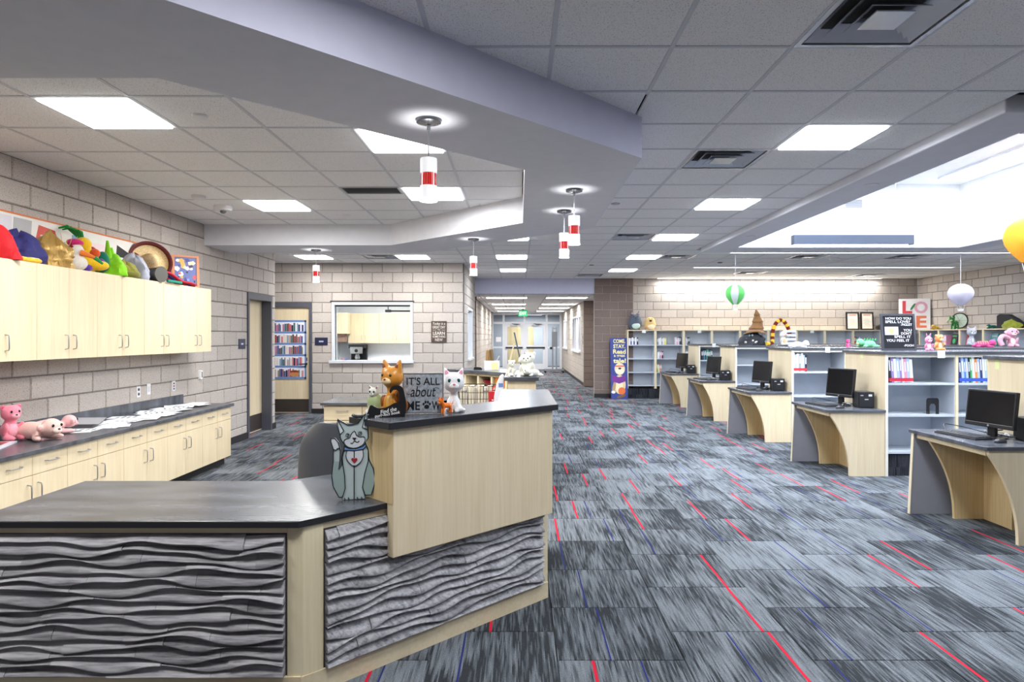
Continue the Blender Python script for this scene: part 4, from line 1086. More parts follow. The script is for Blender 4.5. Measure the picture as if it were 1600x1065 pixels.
def critter(name, label, cat, loc, rot, s, c1, c2=None, pose='sit', ears='cat', c_ear=None, group=None, nose=(60,40,40), eye=(20,20,24), tail=True, headk=1.0, stripes=None, muzzle=None, hard=False, eyer=.03, ear=1.0):
    """plush or figurine: one continuous body, separate face patches; faces -Y, stands on z=0, about s tall"""
    t = thing(name, label, cat, loc, rot, group)
    c2 = c2 or c1; c_ear = c_ear or c2; mm = (lambda c: plain(*c, .35)) if hard else (lambda c: plushm(*c))
    b = MB(); e = lambda c, r, ro=(0,0,0), n=16, k=10, bb=None: (bb or b).ell([x*s for x in c], [x*s for x in (r if isinstance(r,(tuple,list)) else (r,)*3)], ro, n, k)
    H = headk
    if pose == 'sit':
        hc = (0,-.04,.5+.23*H)
        e((0,.03,.27),(.21,.19,.27)); e((0,.0,.45),(.14,.13,.15)); e(hc,(.235*H,.2*H,.215*H))
        for q in (-1,1):
            e((q*.15,-.2,.085),(.09,.19,.085),(0,0,q*-.25)); e((q*.19,-.1,.33),(.065,.085,.2),(.55,0,q*.2))
        if tail: e((.2,.18,.08),(.16,.07,.07),(0,0,.5))
        hr = .2*H
    elif pose == 'squish':
        hc = (0,-.02,.78); H = headk
        e((0,0,.42),(.45,.33,.42),n=24,k=14); e((0,0,.62),(.4,.3,.36),n=24,k=14)
        for q in (-1,1): e((q*.2,-.24,.05),(.1,.12,.05))
        hr = .27
    elif pose == 'tall':      # upright cat with straight front legs
        hc = (0,-.05,.5+.27*H)
        e((0,.05,.24),(.2,.22,.24)); e((0,-.03,.38),(.13,.13,.22)); e(hc,(.24*H,.2*H,.22*H)); e((0,-.04,.55),(.11,.11,.12))
        for q in (-1,1):
            e((q*.075,-.15,.2),(.055,.06,.22)); e((q*.075,-.2,.045),(.065,.09,.045)); e((q*.17,-.05,.1),(.09,.18,.1))
        if tail: e((.22,.1,.06),(.12,.2,.055),(0,0,.4))
        hr = .2*H
    elif pose == 'lie':
        hc = (0,-.42,.3)
        e((0,.12,.2),(.21,.42,.2)); e(hc,(.21*H,.2*H,.19*H))
        for q in (-1,1):
            e((q*.2,-.25,.07),(.08,.22,.07),(0,0,q*.5)); e((q*.22,.42,.07),(.09,.2,.07),(0,0,q*-.7))
        if tail: e((0,.58,.12),(.06,.16,.06))
        hr = .2*H
    else:                      # stand on four legs
        hc = (0,-.36,.74)
        e((0,.05,.5),(.17,.36,.16)); e((0,-.27,.6),(.12,.14,.16)); e(hc,(.19*H,.17*H,.17*H))
        for q in (-1,1):
            for yy in (-.22,.3): e((q*.1,yy,.22),(.065,.075,.24)); e((q*.1,yy-.03,.04),(.075,.1,.04))
        if tail: b.tube([(0,.36*s,.55*s),(0,.46*s,.62*s),(0,.5*s,.78*s)],.045*s,8)
        hr = .17*H
    hx, hy, hz = hc
    inner = []
    if ears == 'cat':
        for q in (-1,1):
            b.cone([(hx+q*.13*H)*s,(hy+.01)*s,(hz+.12*H)*s],[(hx+q*(.15+.05*ear)*H)*s,(hy+.0)*s,(hz+(.12+.21*ear)*H)*s],.095*H*ear**.5*s,.018*s,10)
            inner.append(((hx+q*.15*H),hy-.055*H,hz+.2*H,.04*H,.015,.07*H,q*.25))
    elif ears == 'round':
        for q in (-1,1):
            e((hx+q*.19*H,hy+.02,hz+.15*H),(.085*H,.05*H,.085*H)); inner.append((hx+q*.19*H,hy-.02*H,hz+.15*H,.05*H,.015,.05*H,0))
    elif ears == 'side':
        for q in (-1,1):
            e((hx+q*.25*H,hy+.02,hz),(.075*H,.05*H,.09*H)); inner.append((hx+q*.26*H,hy-.02*H,hz,.04*H,.015,.05*H,0))
    elif ears == 'flop':
        for q in (-1,1): e((hx+q*.21*H,hy,hz-.0),(.05*H,.08*H,.15*H),(0,q*-.35,0))
    elif ears == 'long':
        for q in (-1,1): e((hx+q*.1*H,hy+.02,hz+.3*H),(.05*H,.04*H,.18*H),(0,q*.25,0)); inner.append((hx+q*.105*H,hy-.02*H,hz+.31*H,.025*H,.01,.12*H,q*.25))
    body = part('body', b, mm(c1), t); fuse(body, max(.006, .032*s), 3)
    for (x,y,z,a,bb_,c,ro) in inner:
        part('inner_ear', MB().ell((x*s,y*s,z*s),(a*s,bb_*s,c*s),(0,ro,0),10,6), mm(c_ear), t, 60)
    if muzzle is not False:
        part('muzzle', MB().ell((hx*s,(hy-hr*.82)*s,(hz-.07*H)*s),(.105*H*s,.07*H*s,.075*H*s),(0,0,0),14,8), mm(muzzle or c2), t, 60)
    part('nose', MB().ell((hx*s,(hy-hr*1.13)*s,(hz-.035*H)*s),(.032*H*s,.02*H*s,.022*H*s),(0,0,0),10,6), plain(*nose,.4), t, 60)
    for q in (-1,1):
        part('eye', MB().ell(((hx+q*.095*H)*s,(hy-hr*.86)*s,(hz+.045*H)*s),(eyer*s,.02*s,eyer*1.15*s),(0,0,0),10,6), plain(*eye,.2), t, 60)
    if pose == 'squish':
        part('belly', MB().ell((.03*s,-.25*s,.26*s),(.27*s,.11*s,.21*s),(0,0,0),18,10), mm(c2), t, 60)
    if pose in ('sit','tall') and c2 != c1:
        part('belly', MB().ell((0,-.115*s,.29*s),(.13*s,.075*s,.19*s),(-.15,0,0),14,8), mm(c2), t, 60)
    if stripes:
        for k in range(5):
            z = .12+k*.09
            if pose in ('lie','stand'):
                y = -.12+k*.13; zc = .2 if pose == 'lie' else .5; rx, rz = (.214,.204) if pose == 'lie' else (.173,.163)
                part('stripe', MB().tube([((rx*math.cos(a))*s,y*s,(zc+rz*math.sin(a))*s) for a in [PI*j/10 for j in range(11)]],.012*s,6), mm(stripes), t, 60)
            else:
                part('stripe', MB().tube([((.2*math.cos(a))*s,(.05+.2*math.sin(a))*s,z*s) for a in [PI*j/8 for j in range(9)]],.014*s,6), mm(stripes), t, 60)
    return t

# ---- office chair
t = thing('office_chair', 'grey leather office chair behind the low end of the reception desk', 'chair', (-1.10,4.1,0), rad(-10))
LEATH = plain(74,78,86,.36)
b = MB(); b.grid(lambda u,v: (.26*(2*u-1)*(1-.3*max(0,(v-.6)/.4)**2.5), -.03-.09*(1-(2*u-1)**2)+.05*v*v, .52+.51*v-.07*abs(2*u-1)**3.5*v**3), 14, 14)
bk = part('backrest', b, LEATH, t, 60); sm = bk.modifiers.new('thick','SOLIDIFY'); sm.thickness = .07; sm.offset = 0
bv = bk.modifiers.new('round','BEVEL'); bv.width = .028; bv.segments = 4; bv.limit_method = 'ANGLE'; bv.angle_limit = 1.0
part('seat', MB().cbox((0,.22,.46),(.5,.5,.09)), LEATH, t, 50, .035)
part('column', MB().lathe([(.03,.1),(.03,.42)],14,(0,.22,0)), BLACK, t, 40)
part('back_support', MB().tube([(0,.2,.42),(0,-.06,.44),(0,-.1,.56)],.022,8), BLACK, t, 40)
for k in range(5):
    a = 2*PI*k/5; L = part('base_leg', MB().tube([(0,.22,.12),(.28*math.cos(a),.22+.28*math.sin(a),.075)],[.028,.018],8), BLACK, t, 40)
    part('caster', MB().lathe([(.0,-.015),(.03,-.015),(.03,.015),(0,.015)],14,M=Matrix.Translation((.28*math.cos(a),.22+.28*math.sin(a),.031)) @ Matrix.Rotation(PI/2,4,'X')), BLACK, L, 40)
for q in (-1,1): part('armrest', MB().tube([(q*.26,.3,.46),(q*.3,.3,.52),(q*.3,.28,.67),(q*.3,.06,.68)],.02,8), BLACK, t, 40)

# ---- wooden cat cut-out on the low worktop (outline in a 752 x 1065 sketch, scaled to 0.42 m)
def K(p): return ((p[0]-312)*.000483*1.0, (945-p[1])*.000483)
S1 = plain(178,193,196,.5); S2 = plain(206,211,219,.5); S3 = plain(146,166,164,.5); INK = plain(20,30,36,.5)
t = thing('cat_cutout', 'grey painted wooden cat cut-out with a red heart on the low worktop', 'figurine', (-.80,3.19,DL), rad(6))
Mc = Matrix.Rotation(PI/2,4,'X')
outl = [(168,920),(110,810),(96,700),(112,560),(112,440),(88,360),(92,330),(125,325),(160,370),(180,440),(178,540),(165,640),(200,590),(192,530),(215,450),(222,392),(185,340),(176,290),(150,200),(152,136),(250,195),(300,193),(358,178),(428,82),(450,150),(455,330),(425,375),(455,450),(462,545),(505,640),(523,740),(515,800),(484,900),(420,905),(425,940),(200,948),(200,920)]
b = MB(); b.prism([K(p) for p in outl], -.006, .006, 'z', 0, Mc); part('board', b, S1, t)
b = MB(); b.prism([K(p) for p in [(458,545),(505,640),(523,740),(515,800),(484,900),(418,895),(398,850),(408,720),(440,600)]], .006, .0085, 'z', 0, Mc); part('haunch', b, S3, t)
b = MB(); b.prism([K(p) for p in [(168,915),(112,810),(100,710),(128,560),(178,560),(165,640),(212,610),(222,720),(222,830),(205,910)]], .006, .0085, 'z', 0, Mc); part('haunch', b, S3, t)
b = MB(); b.prism([K(p) for p in [(118,440),(92,370),(94,335),(125,328),(158,370),(176,425),(150,435),(138,448)]], .006, .0085, 'z', 0, Mc); part('tail_tip', b, S2, t)
b = MB(); b.prism([K(p) for p in smooth_pts([(312,262),(286,290),(270,325),(222,345),(222,385),(265,420),(330,428),(395,400),(420,360),(415,318),(370,318),(340,300),(325,265)],4,True)], .006, .009, 'z', 0, Mc); part('face_patch', b, S2, t)
b = MB(); b.prism([K(p) for p in smooth_pts([(246,455),(236,510),(262,570),(318,608),(378,570),(405,510),(402,450),(320,455)],4,True)], .006, .009, 'z', 0, Mc); part('chest_patch', b, S2, t)
b = MB(); b.prism([K(p) for p in [(224,412),(270,430),(330,432),(400,410),(424,388),(430,415),(400,440),(320,452),(260,452),(215,440)]], .006, .0095, 'z', 0, Mc); part('collar', b, plain(104,142,196,.5), t)
b = MB(); b.prism([K(p) for p in [(155,145),(215,255),(178,290)]], .006, .009, 'z', 0, Mc); part('ear_patch', b, S2, t)
b = MB(); b.prism([K(p) for p in [(426,92),(396,222),(445,244)]], .006, .009, 'z', 0, Mc); part('ear_patch', b, S2, t)
b = MB(); b.prism([K(p) for p in [(318,580),(290,548),(288,535),(300,526),(318,536),(336,526),(347,537),(345,550)]], .009, .012, 'z', 0, Mc); part('heart', b, plain(150,40,42,.5), t)
b = MB(); M2 = Mc @ Matrix.Translation((0,0,.0085))
for ln in [outl+[outl[0]], [(218,450),(200,520),(205,590),(222,700),(228,830),(200,920)], [(455,450),(455,560),(420,680),(398,820),(425,910)], [(316,600),(316,940)], [(316,455),(316,530)],
           [(178,290),(215,255),(155,145)], [(445,244),(396,222),(426,92)], [(222,448),(320,455),(405,442),(430,415)], [(222,412),(270,432),(330,434),(400,412),(424,388)], [(118,440),(138,448),(150,432),(178,425)],
           [(222,925),(228,945)],[(258,920),(268,945)],[(345,918),(355,945)],[(385,918),(395,942)]]:
    stroke(b, [K(p) for p in ln], .0042, M2, .0022)
for ln in [smooth_pts([(K(p)[0],K(p)[1],0) for p in [(312,262),(286,290),(270,325),(222,345),(222,385),(265,420),(330,428),(395,400),(420,360),(415,318),(370,318),(340,300),(325,265)]],4,True),
           smooth_pts([(K(p)[0],K(p)[1],0) for p in [(246,455),(236,510),(262,570),(318,608),(378,570),(405,510),(402,450)]],4),
           smooth_pts([(K(p)[0],K(p)[1],0) for p in [(280,378),(300,380),(318,358),(345,370),(366,358)]],4)]:
    stroke(b, ln+([ln[0]] if len(ln) > 44 else []), .0034, M2, .0024)
part('painted_outline', b, INK, t)
b = MB()
for c in [(252,297),(374,280)]:
    k = K(c); b.lathe([(.0072,0),(.0092,0),(.0092,.003),(.0072,.003),(.0072,0)],18,(k[0],k[1],.0085),0,None,None,False)
b2 = MB(); b2.add(b.v, b.f, 0, Mc)
for c in [(252,297),(374,280)]:
    k = K(c); ellf(b2, k[0], k[1], .002, .002, M2, 0, .003)
polyf(b2, [K(p) for p in [(298,325),(340,325),(320,352)]], M2, 0, .004)
part('eyes_and_nose', b2, INK, t)
part('foot', MB().box(-.04,.04,.006,.05,0,.012), S3, t)

# ---- things on the high counter
def at(x, y, z=DT): return (x, y, z)
t = critter('cat_figurine', 'small vintage cat figurine in a pale green coat', 'figurine', at(-.735,3.345), rad(-15), .165, (206,208,200), None, 'tall', 'cat', (150,120,110), hard=True, muzzle=(228,226,220), headk=.72)
part('coat', MB().lathe([(.036,.03),(.040,.05),(.037,.085),(.022,.108),(.016,.112)],20,(0,.006,0)), plain(160,176,128,.5), t, 50)
t = critter('cat_statue', 'orange painted cat statue, largest on the high counter', 'figurine', at(-.635,3.33,DT), rad(-28), .25, (206,138,52), (224,176,96), 'tall', 'cat', (150,84,50), hard=True, muzzle=(232,206,160), nose=(150,84,60), eye=(60,60,30), headk=1.02, ear=1.2, tail=False)
for q, (x, z) in enumerate([(-.05,.07),(.04,.1),(.03,.045)]): part('painted_patch', MB().ell((x,-.012 if q < 2 else .05,z),(.018,.022,.034)), plain(150,84,30,.4), t, 60)
t = thing('cat_silhouette', 'black cat silhouette board reading Find the purr-fect book', 'sign', at(-.65,3.25), rad(8))
pts = smooth_pts([(-.105,.005,0),(-.095,.028,0),(-.082,.06,0),(-.06,.052,0),(-.03,.045,0),(0,.052,0),(.03,.068,0),(.055,.075,0),(.058,.1,0),(.052,.13,0),(.03,.135,0),(.016,.118,0),(.01,.132,0),(.022,.15,0),(.05,.157,0),(.074,.145,0),(.084,.11,0),(.092,.06,0),(.086,.01,0)],4)
part('board', MB().prism([(p[0],p[1]) for p in pts]+[(.084,0),(-.103,0)], -.008,.008,'z',0,Mc), plain(26,26,30,.35), t)
part('tail', MB().tube(smooth_pts([(-.09,-.005,.012),(-.12,-.012,.009),(-.15,-.02,.009),(-.165,.0,.012)],4),.009,8), plain(40,40,44,.3), t, 50)
b = MB(); b.text('Find the', Mc @ Matrix.Translation((.005,.034,.008)) @ Matrix.Rotation(.22,4,'Z'), .02, .08); b.text('purr-fect book', Mc @ Matrix.Translation((.0,.014,.008)) @ Matrix.Rotation(.16,4,'Z'), .019, .125)
part('lettering', b, WHITE, t)
t = thing('meow_sign', 'galvanised square sign lettered about MEOW on the high counter', 'sign', at(-.495,3.40), rad(4))
GALV = mat('galvanised', srgb(168,178,190), .45, .35); tt = NT(GALV); tt.put(bsdf(GALV).inputs['Base Color'], tt.ramp(tt.noise(tt.coord(), 60, 4), [(.35,srgb(142,154,168)),(.65,srgb(190,199,208))]))
part('plate', MB().box(-.098,.098,-.004,.012,.004,.206), GALV, t)
b = MB(); M = FACE(0,-.004,.105)
ring(b, -.105,.105,-.103,.106, -.098,.098,-.096,.099, -.016, .002); bb2 = MB(); bb2.add(b.v, b.f, 0, M); part('frame', bb2, plain(140,140,142,.4,.5), t)
M = FACE(0,-.0042,.0)
b = MB(); b.text("IT'S ALL", M @ Matrix.Translation((.0,.168,0)), .04, .17); b.text('about', M @ Matrix.Translation((.0,.115,0)), .055, .13)
stroke(b, [(-.085,.103),(-.07,.1),(-.058,.104)], .0025, M); stroke(b, smooth_pts([(.05,.128,0),(.068,.134,0),(.084,.128,0)],4), .0025, M)
b.text('ME', M @ Matrix.Translation((-.05,.042,0)), .046, .068); b.text('W', M @ Matrix.Translation((.066,.042,0)), .046, .044)
ellf(b, .018,.036,.013,.011, M)
for (x,y) in [(.002,.05),(.012,.06),(.024,.06),(.034,.05)]: ellf(b, x,y,.0052,.0075, M)
part('lettering', b, plain(24,26,30,.5), t)
critter('white_cat_plush', 'white cat plush with pink nose beside the galvanised sign', 'plush toy', at(-.345,3.47), rad(8), .185, (240,240,242), None, 'tall', 'cat', (246,168,190), nose=(238,140,165), eye=(30,80,90), headk=1.32, eyer=.05)
critter('toy_cat', 'tiny orange plastic cat in front of the white cat plush', 'toy', at(-.375,3.385), rad(-50), .088, (236,120,36), (240,140,60), 'stand', 'cat', (200,80,20), hard=True, nose=(120,50,20))

# ---- on the rear counter and its worktop
WIRE = plain(44,42,42,.4,.6)
def wire_basket(name, label, c, rx, ry, h, nv, m):
    t = thing(name, label, 'basket', c)
    E = lambda a, k=1: (rx*k*math.copysign(abs(math.cos(a))**.7,math.cos(a)), ry*k*math.copysign(abs(math.sin(a))**.7,math.sin(a)))
    for z in [.004, h*.25, h*.5, h*.75, h]:
        k = .9+.1*z/h
        part('hoop', MB().tube([(*E(2*PI*j/40,k), z) for j in range(40)], .0045 if z == h else .003, 6, 0, True), m, t)
    for j in range(nv):
        a = 2*PI*j/nv; part('wire', MB().tube([(*E(a,.9),.004),(*E(a,1),h)],.0025,5), m, t)
    for j in range(4):
        y = -ry*.7+j*ry*.46; part('wire', MB().tube([(-rx*.75,y,.005),(rx*.75,y,.005)],.003,5), m, t)
    for q in (-1,1):
        part('handle', MB().tube([(q*rx*.6-.05,-ry*1.0,h),(q*rx*.6-.05,-ry*1.08,h-.05),(q*rx*.6+.05,-ry*1.08,h-.05),(q*rx*.6+.05,-ry*1.0,h)],.005,6), m, t)
    return t
bx, by = -.455, 7.0
wire_basket('wire_basket', 'black wire basket filled with cream cards behind the high counter', (bx,by,DL), .225, .16, .27, 24, WIRE)
for i in range(11):
    x = -.16+i*.032
    single('card_pack', MB().cbox((bx+x,by,DL+.135),(.026,.22-.06*abs(x)/.16,.25+.01*math.sin(i*2.1)),(0,.04*math.sin(i),0)), plain(240-(i%3)*4,234-(i%3)*5,214-(i%2)*8,.7),
           'cream card pack in the wire basket, %s from the window side' % ORD[i], 'cards', (bx+x,by,DL), 'card packs in the wire basket')
t = thing('gift_bag', 'red patterned gift bag beside the wire basket', 'bag', (-.235,6.62,DL), rad(5))
part('bag', MB().prism([(-.07,-.035),(.07,-.035),(.07,.035),(-.07,.035)],0,.235), plain(196,28,44,.6), t)
for q in (-1,1): part('handle', MB().tube(smooth_pts([(-.035,q*.035,.23),(-.02,q*.03,.28),(.02,q*.03,.28),(.035,q*.035,.23)],4),.004,6), plain(200,40,50,.6), t)
for k in range(7): part('printed_dot', MB().ell((-.05+.017*k,-.0355,.06+.13*((k*37)%10)/10),(.01,.0015,.008),(0,0,0),8,4), plain(244,226,230,.6), t)
t = thing('magazine_holder', 'white rounded holder at the end of the rear worktop', 'holder', (-.20,6.50,DL))
part('shell', MB().prism([(-.05,0),(.05,0),(.05,.4),(.035,.415),(.01,.395),(-.02,.33),(-.045,.2)], -.06, .06, 'y'), plain(240,240,244,.4), t, bevel=.006)
part('label', MB().box(.0495,.0515,-.03,.03,.2,.3), plain(70,100,190,.5), t); part('label', MB().box(.0,.045,-.0615,-.0605,.29,.33), plain(120,140,210,.5), t)
def cubc(i, d=.14): 
    s = (i+.5)*.255+.015; return cub(s, d)
px_, py_ = cubc(0,.09)
t = thing('fox_box', 'orange box with a white animal face in the cubby nearest the counter arm', 'box', (px_,py_,.98), math.atan2(uy,ux)+PI)
part('box', MB().box(-.085,.085,-.07,.07,0,.125), plain(226,132,40,.6), t, bevel=.004)
M = FACE(0,-.0705,.06); b = MB(); polyf(b, [(-.035,.03),(-.02,.02),(.02,.02),(.035,.03),(.03,-.0),(0,-.03),(-.03,0)], M); part('printed_face', b, WHITE, t)
px_, py_ = cubc(1,.1); single('red_bowl', MB().lathe([(.04,0),(.085,.04),(.1,.075),(.094,.075),(.08,.042),(.0,.01)],24,(px_,py_,.981)), plain(150,26,40,.35), 'dark red bowl in a rear counter cubby', 'bowl', (px_,py_,.981), smooth=50)
px_, py_ = cubc(3,.1); single('tape_dispenser', MB().prism([(-.05,0),(.05,0),(.045,.03),(.0,.05),(-.04,.035)],-.02,.02,'y',0,Matrix.Translation((px_,py_,.981))), plain(110,100,96,.5), 'small grey dispenser in the end cubby of the rear counter', 'dispenser', (px_,py_,.981), bevel=.003)
t = thing('paper_box', 'white box of kraft folders on the rear counter', 'box', (-.32,7.82,DT), rad(-6))
b = MB(); ring(b, -.085,.085,-.06,.06,-.08,.08,-.055,.055,0,.11); b.box(-.085,.085,-.06,.06,0,.004); part('box', b, WHITE, t)
part('note', MB().box(.0,.08,-.0625,-.061,.01,.09), plain(244,232,160,.7), t)
for k, (x, h, a) in enumerate([(-.055,.23,.06),(-.02,.22,.0),(.0,.24,-.1)]): part('folder', MB().cbox((x,0,h/2+.004),(.03,.1,h),(0,a,0)), plain(150-k*16,118-k*12,76-k*8,.8), t)
part('paper', MB().cbox((.05,0,.1),(.002,.1,.15),(.0,.5,0)), WHITE, t)
single('stapler', MB().prism([(-.05,0),(.05,0),(.05,.012),(.03,.03),(-.04,.035),(-.05,.02)],-.015,.015,'y',0,Matrix.Translation((-.49,7.86,DT))), BLACK, 'small black stapler on the rear counter', 'stapler', (-.49,7.86,DT), bevel=.003)
t = thing('easel_board', 'tall slanted A-frame board standing on the counter arm', 'board', (-.03,6.95,DT))
EB = plain(86,98,116,.5)
def slab(b, x0, x1, z0, z1, y0, y1, th): b.prism([(x0-th/2,z0),(x0+th/2,z0),(x1+th/2,z1),(x1-th/2,z1)], y0, y1, 'y')
b = MB(); slab(b, .075,-.02,0,.44,-.17,.17,.014); part('board', b, EB, t)
b = MB(); slab(b, -.1,-.022,0,.32,-.16,-.13,.014); slab(b,-.1,-.022,0,.32,.13,.16,.014); part('leg', b, MAPLE_EDGE, t)
b = MB(); slab(b, .066,.058,.0,.03,-.175,.175,.03); part('ledge', b, MAPLE_EDGE, t)
for k, (x, y, r, s) in enumerate([(.05,6.62,20,.23),(.115,6.82,-25,.25),(-.075,6.60,35,.17),(.13,6.58,-50,.18)]):
    critter('white_plush', ['white plush leaning beside the slanted board','white plush at the back of the arm pile','small white plush under the slanted board','small cream plush at the aisle edge of the arm'][k], 'plush toy',
            (x,y,DT), rad(r), s, (236,236,226), (246,244,226), ['sit','sit','sit','lie'][k], ['flop','round','round','flop'][k], (220,214,190), 'white plush toys on the counter arm')

# ---- left counter
t = critter('pink_plush', 'deep pink plush at the back of the pile on the left counter', 'plush toy', (-4.0,5.17,ZC), rad(70), .30, (236,138,158), (246,170,184), 'sit', 'round', (220,90,120), 'pink plush pile on the left counter', tail=False)
critter('pink_plush', 'pale pink plush lying in front of the pink pile', 'plush toy', (-3.83,5.22,ZC), rad(75), .36, (240,198,190), (246,214,204), 'lie', 'side', (236,170,170), 'pink plush pile on the left counter', tail=False)
critter('pink_plush', 'long pink plush stretched beside the papers', 'plush toy', (-3.92,5.52,ZC), rad(150), .32, (240,190,192), (246,180,190), 'lie', 'side', (236,160,170), 'pink plush pile on the left counter', tail=False, headk=.9)
t = thing('magazine', 'glossy magazine lying in front of the pink plush pile', 'magazine', (-3.95,4.86,ZC), rad(20))
part('cover', MB().box(-.14,.14,-.2,.2,0,.012), plain(222,222,232,.3), t); part('printed_picture', MB().box(-.08,.1,-.14,.1,.012,.0126), plain(120,72,52,.3), t); part('printed_band', MB().box(-.08,.1,.11,.17,.012,.0126), plain(200,30,50,.3), t)
PR = random.Random(11)
for k in range(34):
    yy = 5.72+k*.065+PR.uniform(-.05,.05); xx = PR.uniform(-3.98,-3.7)
    t = thing('paper_sheet', 'printed sheet in the spread of papers on the left counter' if k % 2 == 0 else 'plain white sheet in the spread of papers on the left counter', 'paper', (xx,yy,ZC+.0008+.0005*k), PR.uniform(-.5,.5)+(PI/2 if k % 3 else 0), 'printed papers on the left counter' if k % 2 == 0 else 'plain papers on the left counter')
    part('sheet', MB().box(-.105,.105,-.14,.14,0,.0004), plain(236-(k%4)*5,238-(k%4)*4,240,.7), t)
    if k % 2 == 0:
        b = MB()
        for q in range(4): b.box(-.08,.08-.04*(q%2),-.1+q*.05,-.08+q*.05,.0004,.0005)
        part('printed_lines', b, plain(92,94,98,.7), t)
t = thing('curled_sheet', 'dark curled sheet lifting off the left counter', 'sheet', (-3.93,5.87,ZC+.002), rad(4))
b = MB(); b.grid(lambda u,v: (-.13+.26*u, -.2+.42*v, .0+.14*max(0,v-.35)**1.6), 4, 14); o = part('sheet', b, plain(48,50,56,.5), t, 60)
m_ = o.modifiers.new('thick','SOLIDIFY'); m_.thickness = .004; m_.offset = 1
b = MB(); b.grid(lambda u,v: (-.128+.256*u, -.19+.4*v, -.001+.14*max(0,v-.35)**1.6), 4, 14); part('underside', b, plain(170,172,178,.5), t, 60)
def wallplate(name, label, cat, y, z, kind):
    t = thing(name, label, cat, (XL,y,z), PI/2)
    part('plate', MB().box(-.036,.036,-.006,0,-.06,.06), plain(232,232,234,.4), t, bevel=.002)
    if kind == 'outlet':
        for q in (-1,1): part('socket', MB().lathe([(0,0),(.016,0),(.016,.003),(0,.003)],14,M=Matrix.Translation((0,-.0062,q*.025)) @ Matrix.Rotation(PI/2,4,'X')), plain(70,66,64,.5), t)
    elif kind == 'data':
        for q in (-1,0,1): part('port', MB().box(-.012,.012,-.009,-.006,q*.032-.01,q*.032+.01), plain(40 if q else 130,44,70,.5), t)
    elif kind == 'switch': part('rocker', MB().box(-.014,.014,-.01,-.006,-.03,.03), plain(214,214,218,.4), t)
    else:
        part('thermostat', MB().box(-.03,.03,-.03,-.006,-.055,.055), plain(236,236,236,.4), t, bevel=.004); part('display', MB().box(-.012,.012,-.0315,-.03,-.035,.04), plain(60,58,56,.3), t)
wallplate('wall_outlet','white power outlet above the left counter upstand','outlet',7.16,.955,'outlet')
wallplate('light_switch','blank white switch plate beside the power outlet','switch',7.36,.968,'switch')
wallplate('data_port','data port plate with dark sockets near the counter end','outlet',7.89,.962,'data')
wallplate('thermostat','white thermostat on the block wall past the counter end','thermostat',8.54,1.06,'thermo')
NAVY = plain(38,42,72,.4)
t = thing('room_plaque', 'small navy room plaque beside the door in the left wall', 'sign', (XL,9.83,1.445), PI/2)
part('plate', MB().box(-.115,.115,-.01,0,-.075,.075), NAVY, t, bevel=.002); part('printed_word', MB().box(-.04,.04,-.011,-.01,-.012,.012), plain(190,194,214,.5), t)
t = thing('room_plaque', 'navy room plaque on the office wall beside the window', 'sign', (-3.99,YO,1.455))
part('plate', MB().box(-.13,.13,-.01,0,-.078,.078), NAVY, t, bevel=.002); part('printed_word', MB().box(-.045,.045,-.011,-.01,-.014,.014), plain(190,194,214,.5), t)
t = thing('learn_sign', 'brown wooden sign about a great day to learn', 'sign', (-1.615,YO-.02,1.652))
part('board', MB().box(-.155,.155,0,.018,-.213,.213), wood('dark_brown_board', srgb(92,78,72), srgb(64,54,50), 'x'), t, bevel=.003)
b = MB(); M = FACE(0,-.0004,0)
for s_, y, h, w_ in [('Today is a',.155,.06,.25),('GREAT DAY',.09,.055,.26),('TO',.035,.03,.06),('LEARN',-.03,.065,.24),('SOMETHING',-.1,.045,.26),('NEW',-.165,.055,.15)]: b.text(s_, M @ Matrix.Translation((0,y,0)), h, w_)
for q in (-1,1): stroke(b, [(q*.05,.035),(q*.1,.03),(q*.13,.036)], .006, M)
part('lettering', b, plain(226,220,210,.6), t)

# ---- book-shelf poster on the far door
t = thing('book_poster', 'poster of a blue book shelf covering the door', 'poster', (-4.66,YO+.02,1.29))
wp, hp = .72, 1.19
part('sheet', MB().box(-wp/2,wp/2,-.002,.0,-hp/2,hp/2), plain(232,232,240,.6), t)
pr = random.Random(5); M = FACE(0,-.002,0); shades = [(150,60,60),(60,60,110),(70,90,140),(190,160,150),(90,70,60),(220,210,200),(60,110,110),(200,90,110),(40,40,60),(150,130,90),(130,160,180),(170,110,150)]
b = MB()
for k in range(6):
    y = -hp/2+k*(hp-.04)/5; b.box(-wp/2,wp/2,y,y+.04,0,.0012,0,M)
for x in (-wp/2, wp/2-.035): b.box(x,x+.035,-hp/2,hp/2,0,.0012,0,M)
part('printed_shelf', b, plain(104,136,190,.6), t)
for k in range(5):
    y = -hp/2+.042+k*(hp-.04)/5; x = -wp/2+.04
    while x < wp/2-.075:
        w_ = pr.uniform(.018,.04); h_ = pr.uniform(.12,.175)
        if pr.random() < .12: x += .03; continue
        b = MB(); b.box(x,x+w_,y,y+h_,0,.0008,0,M); part('printed_book', b, plain(*pr.choice(shades),.6), t); x += w_+.003
b = MB(); ellf(b, .12, -hp/2+.1, .1, .05, M, 0, .001); part('printed_basket', b, plain(190,130,80,.6), t)
b = MB(); [ellf(b, .06+.03*q, -hp/2+.15+.01*(q%2), .025, .02, M, 0, .0014) for q in range(5)]; part('printed_apples', b, plain(160,60,44,.6), t)

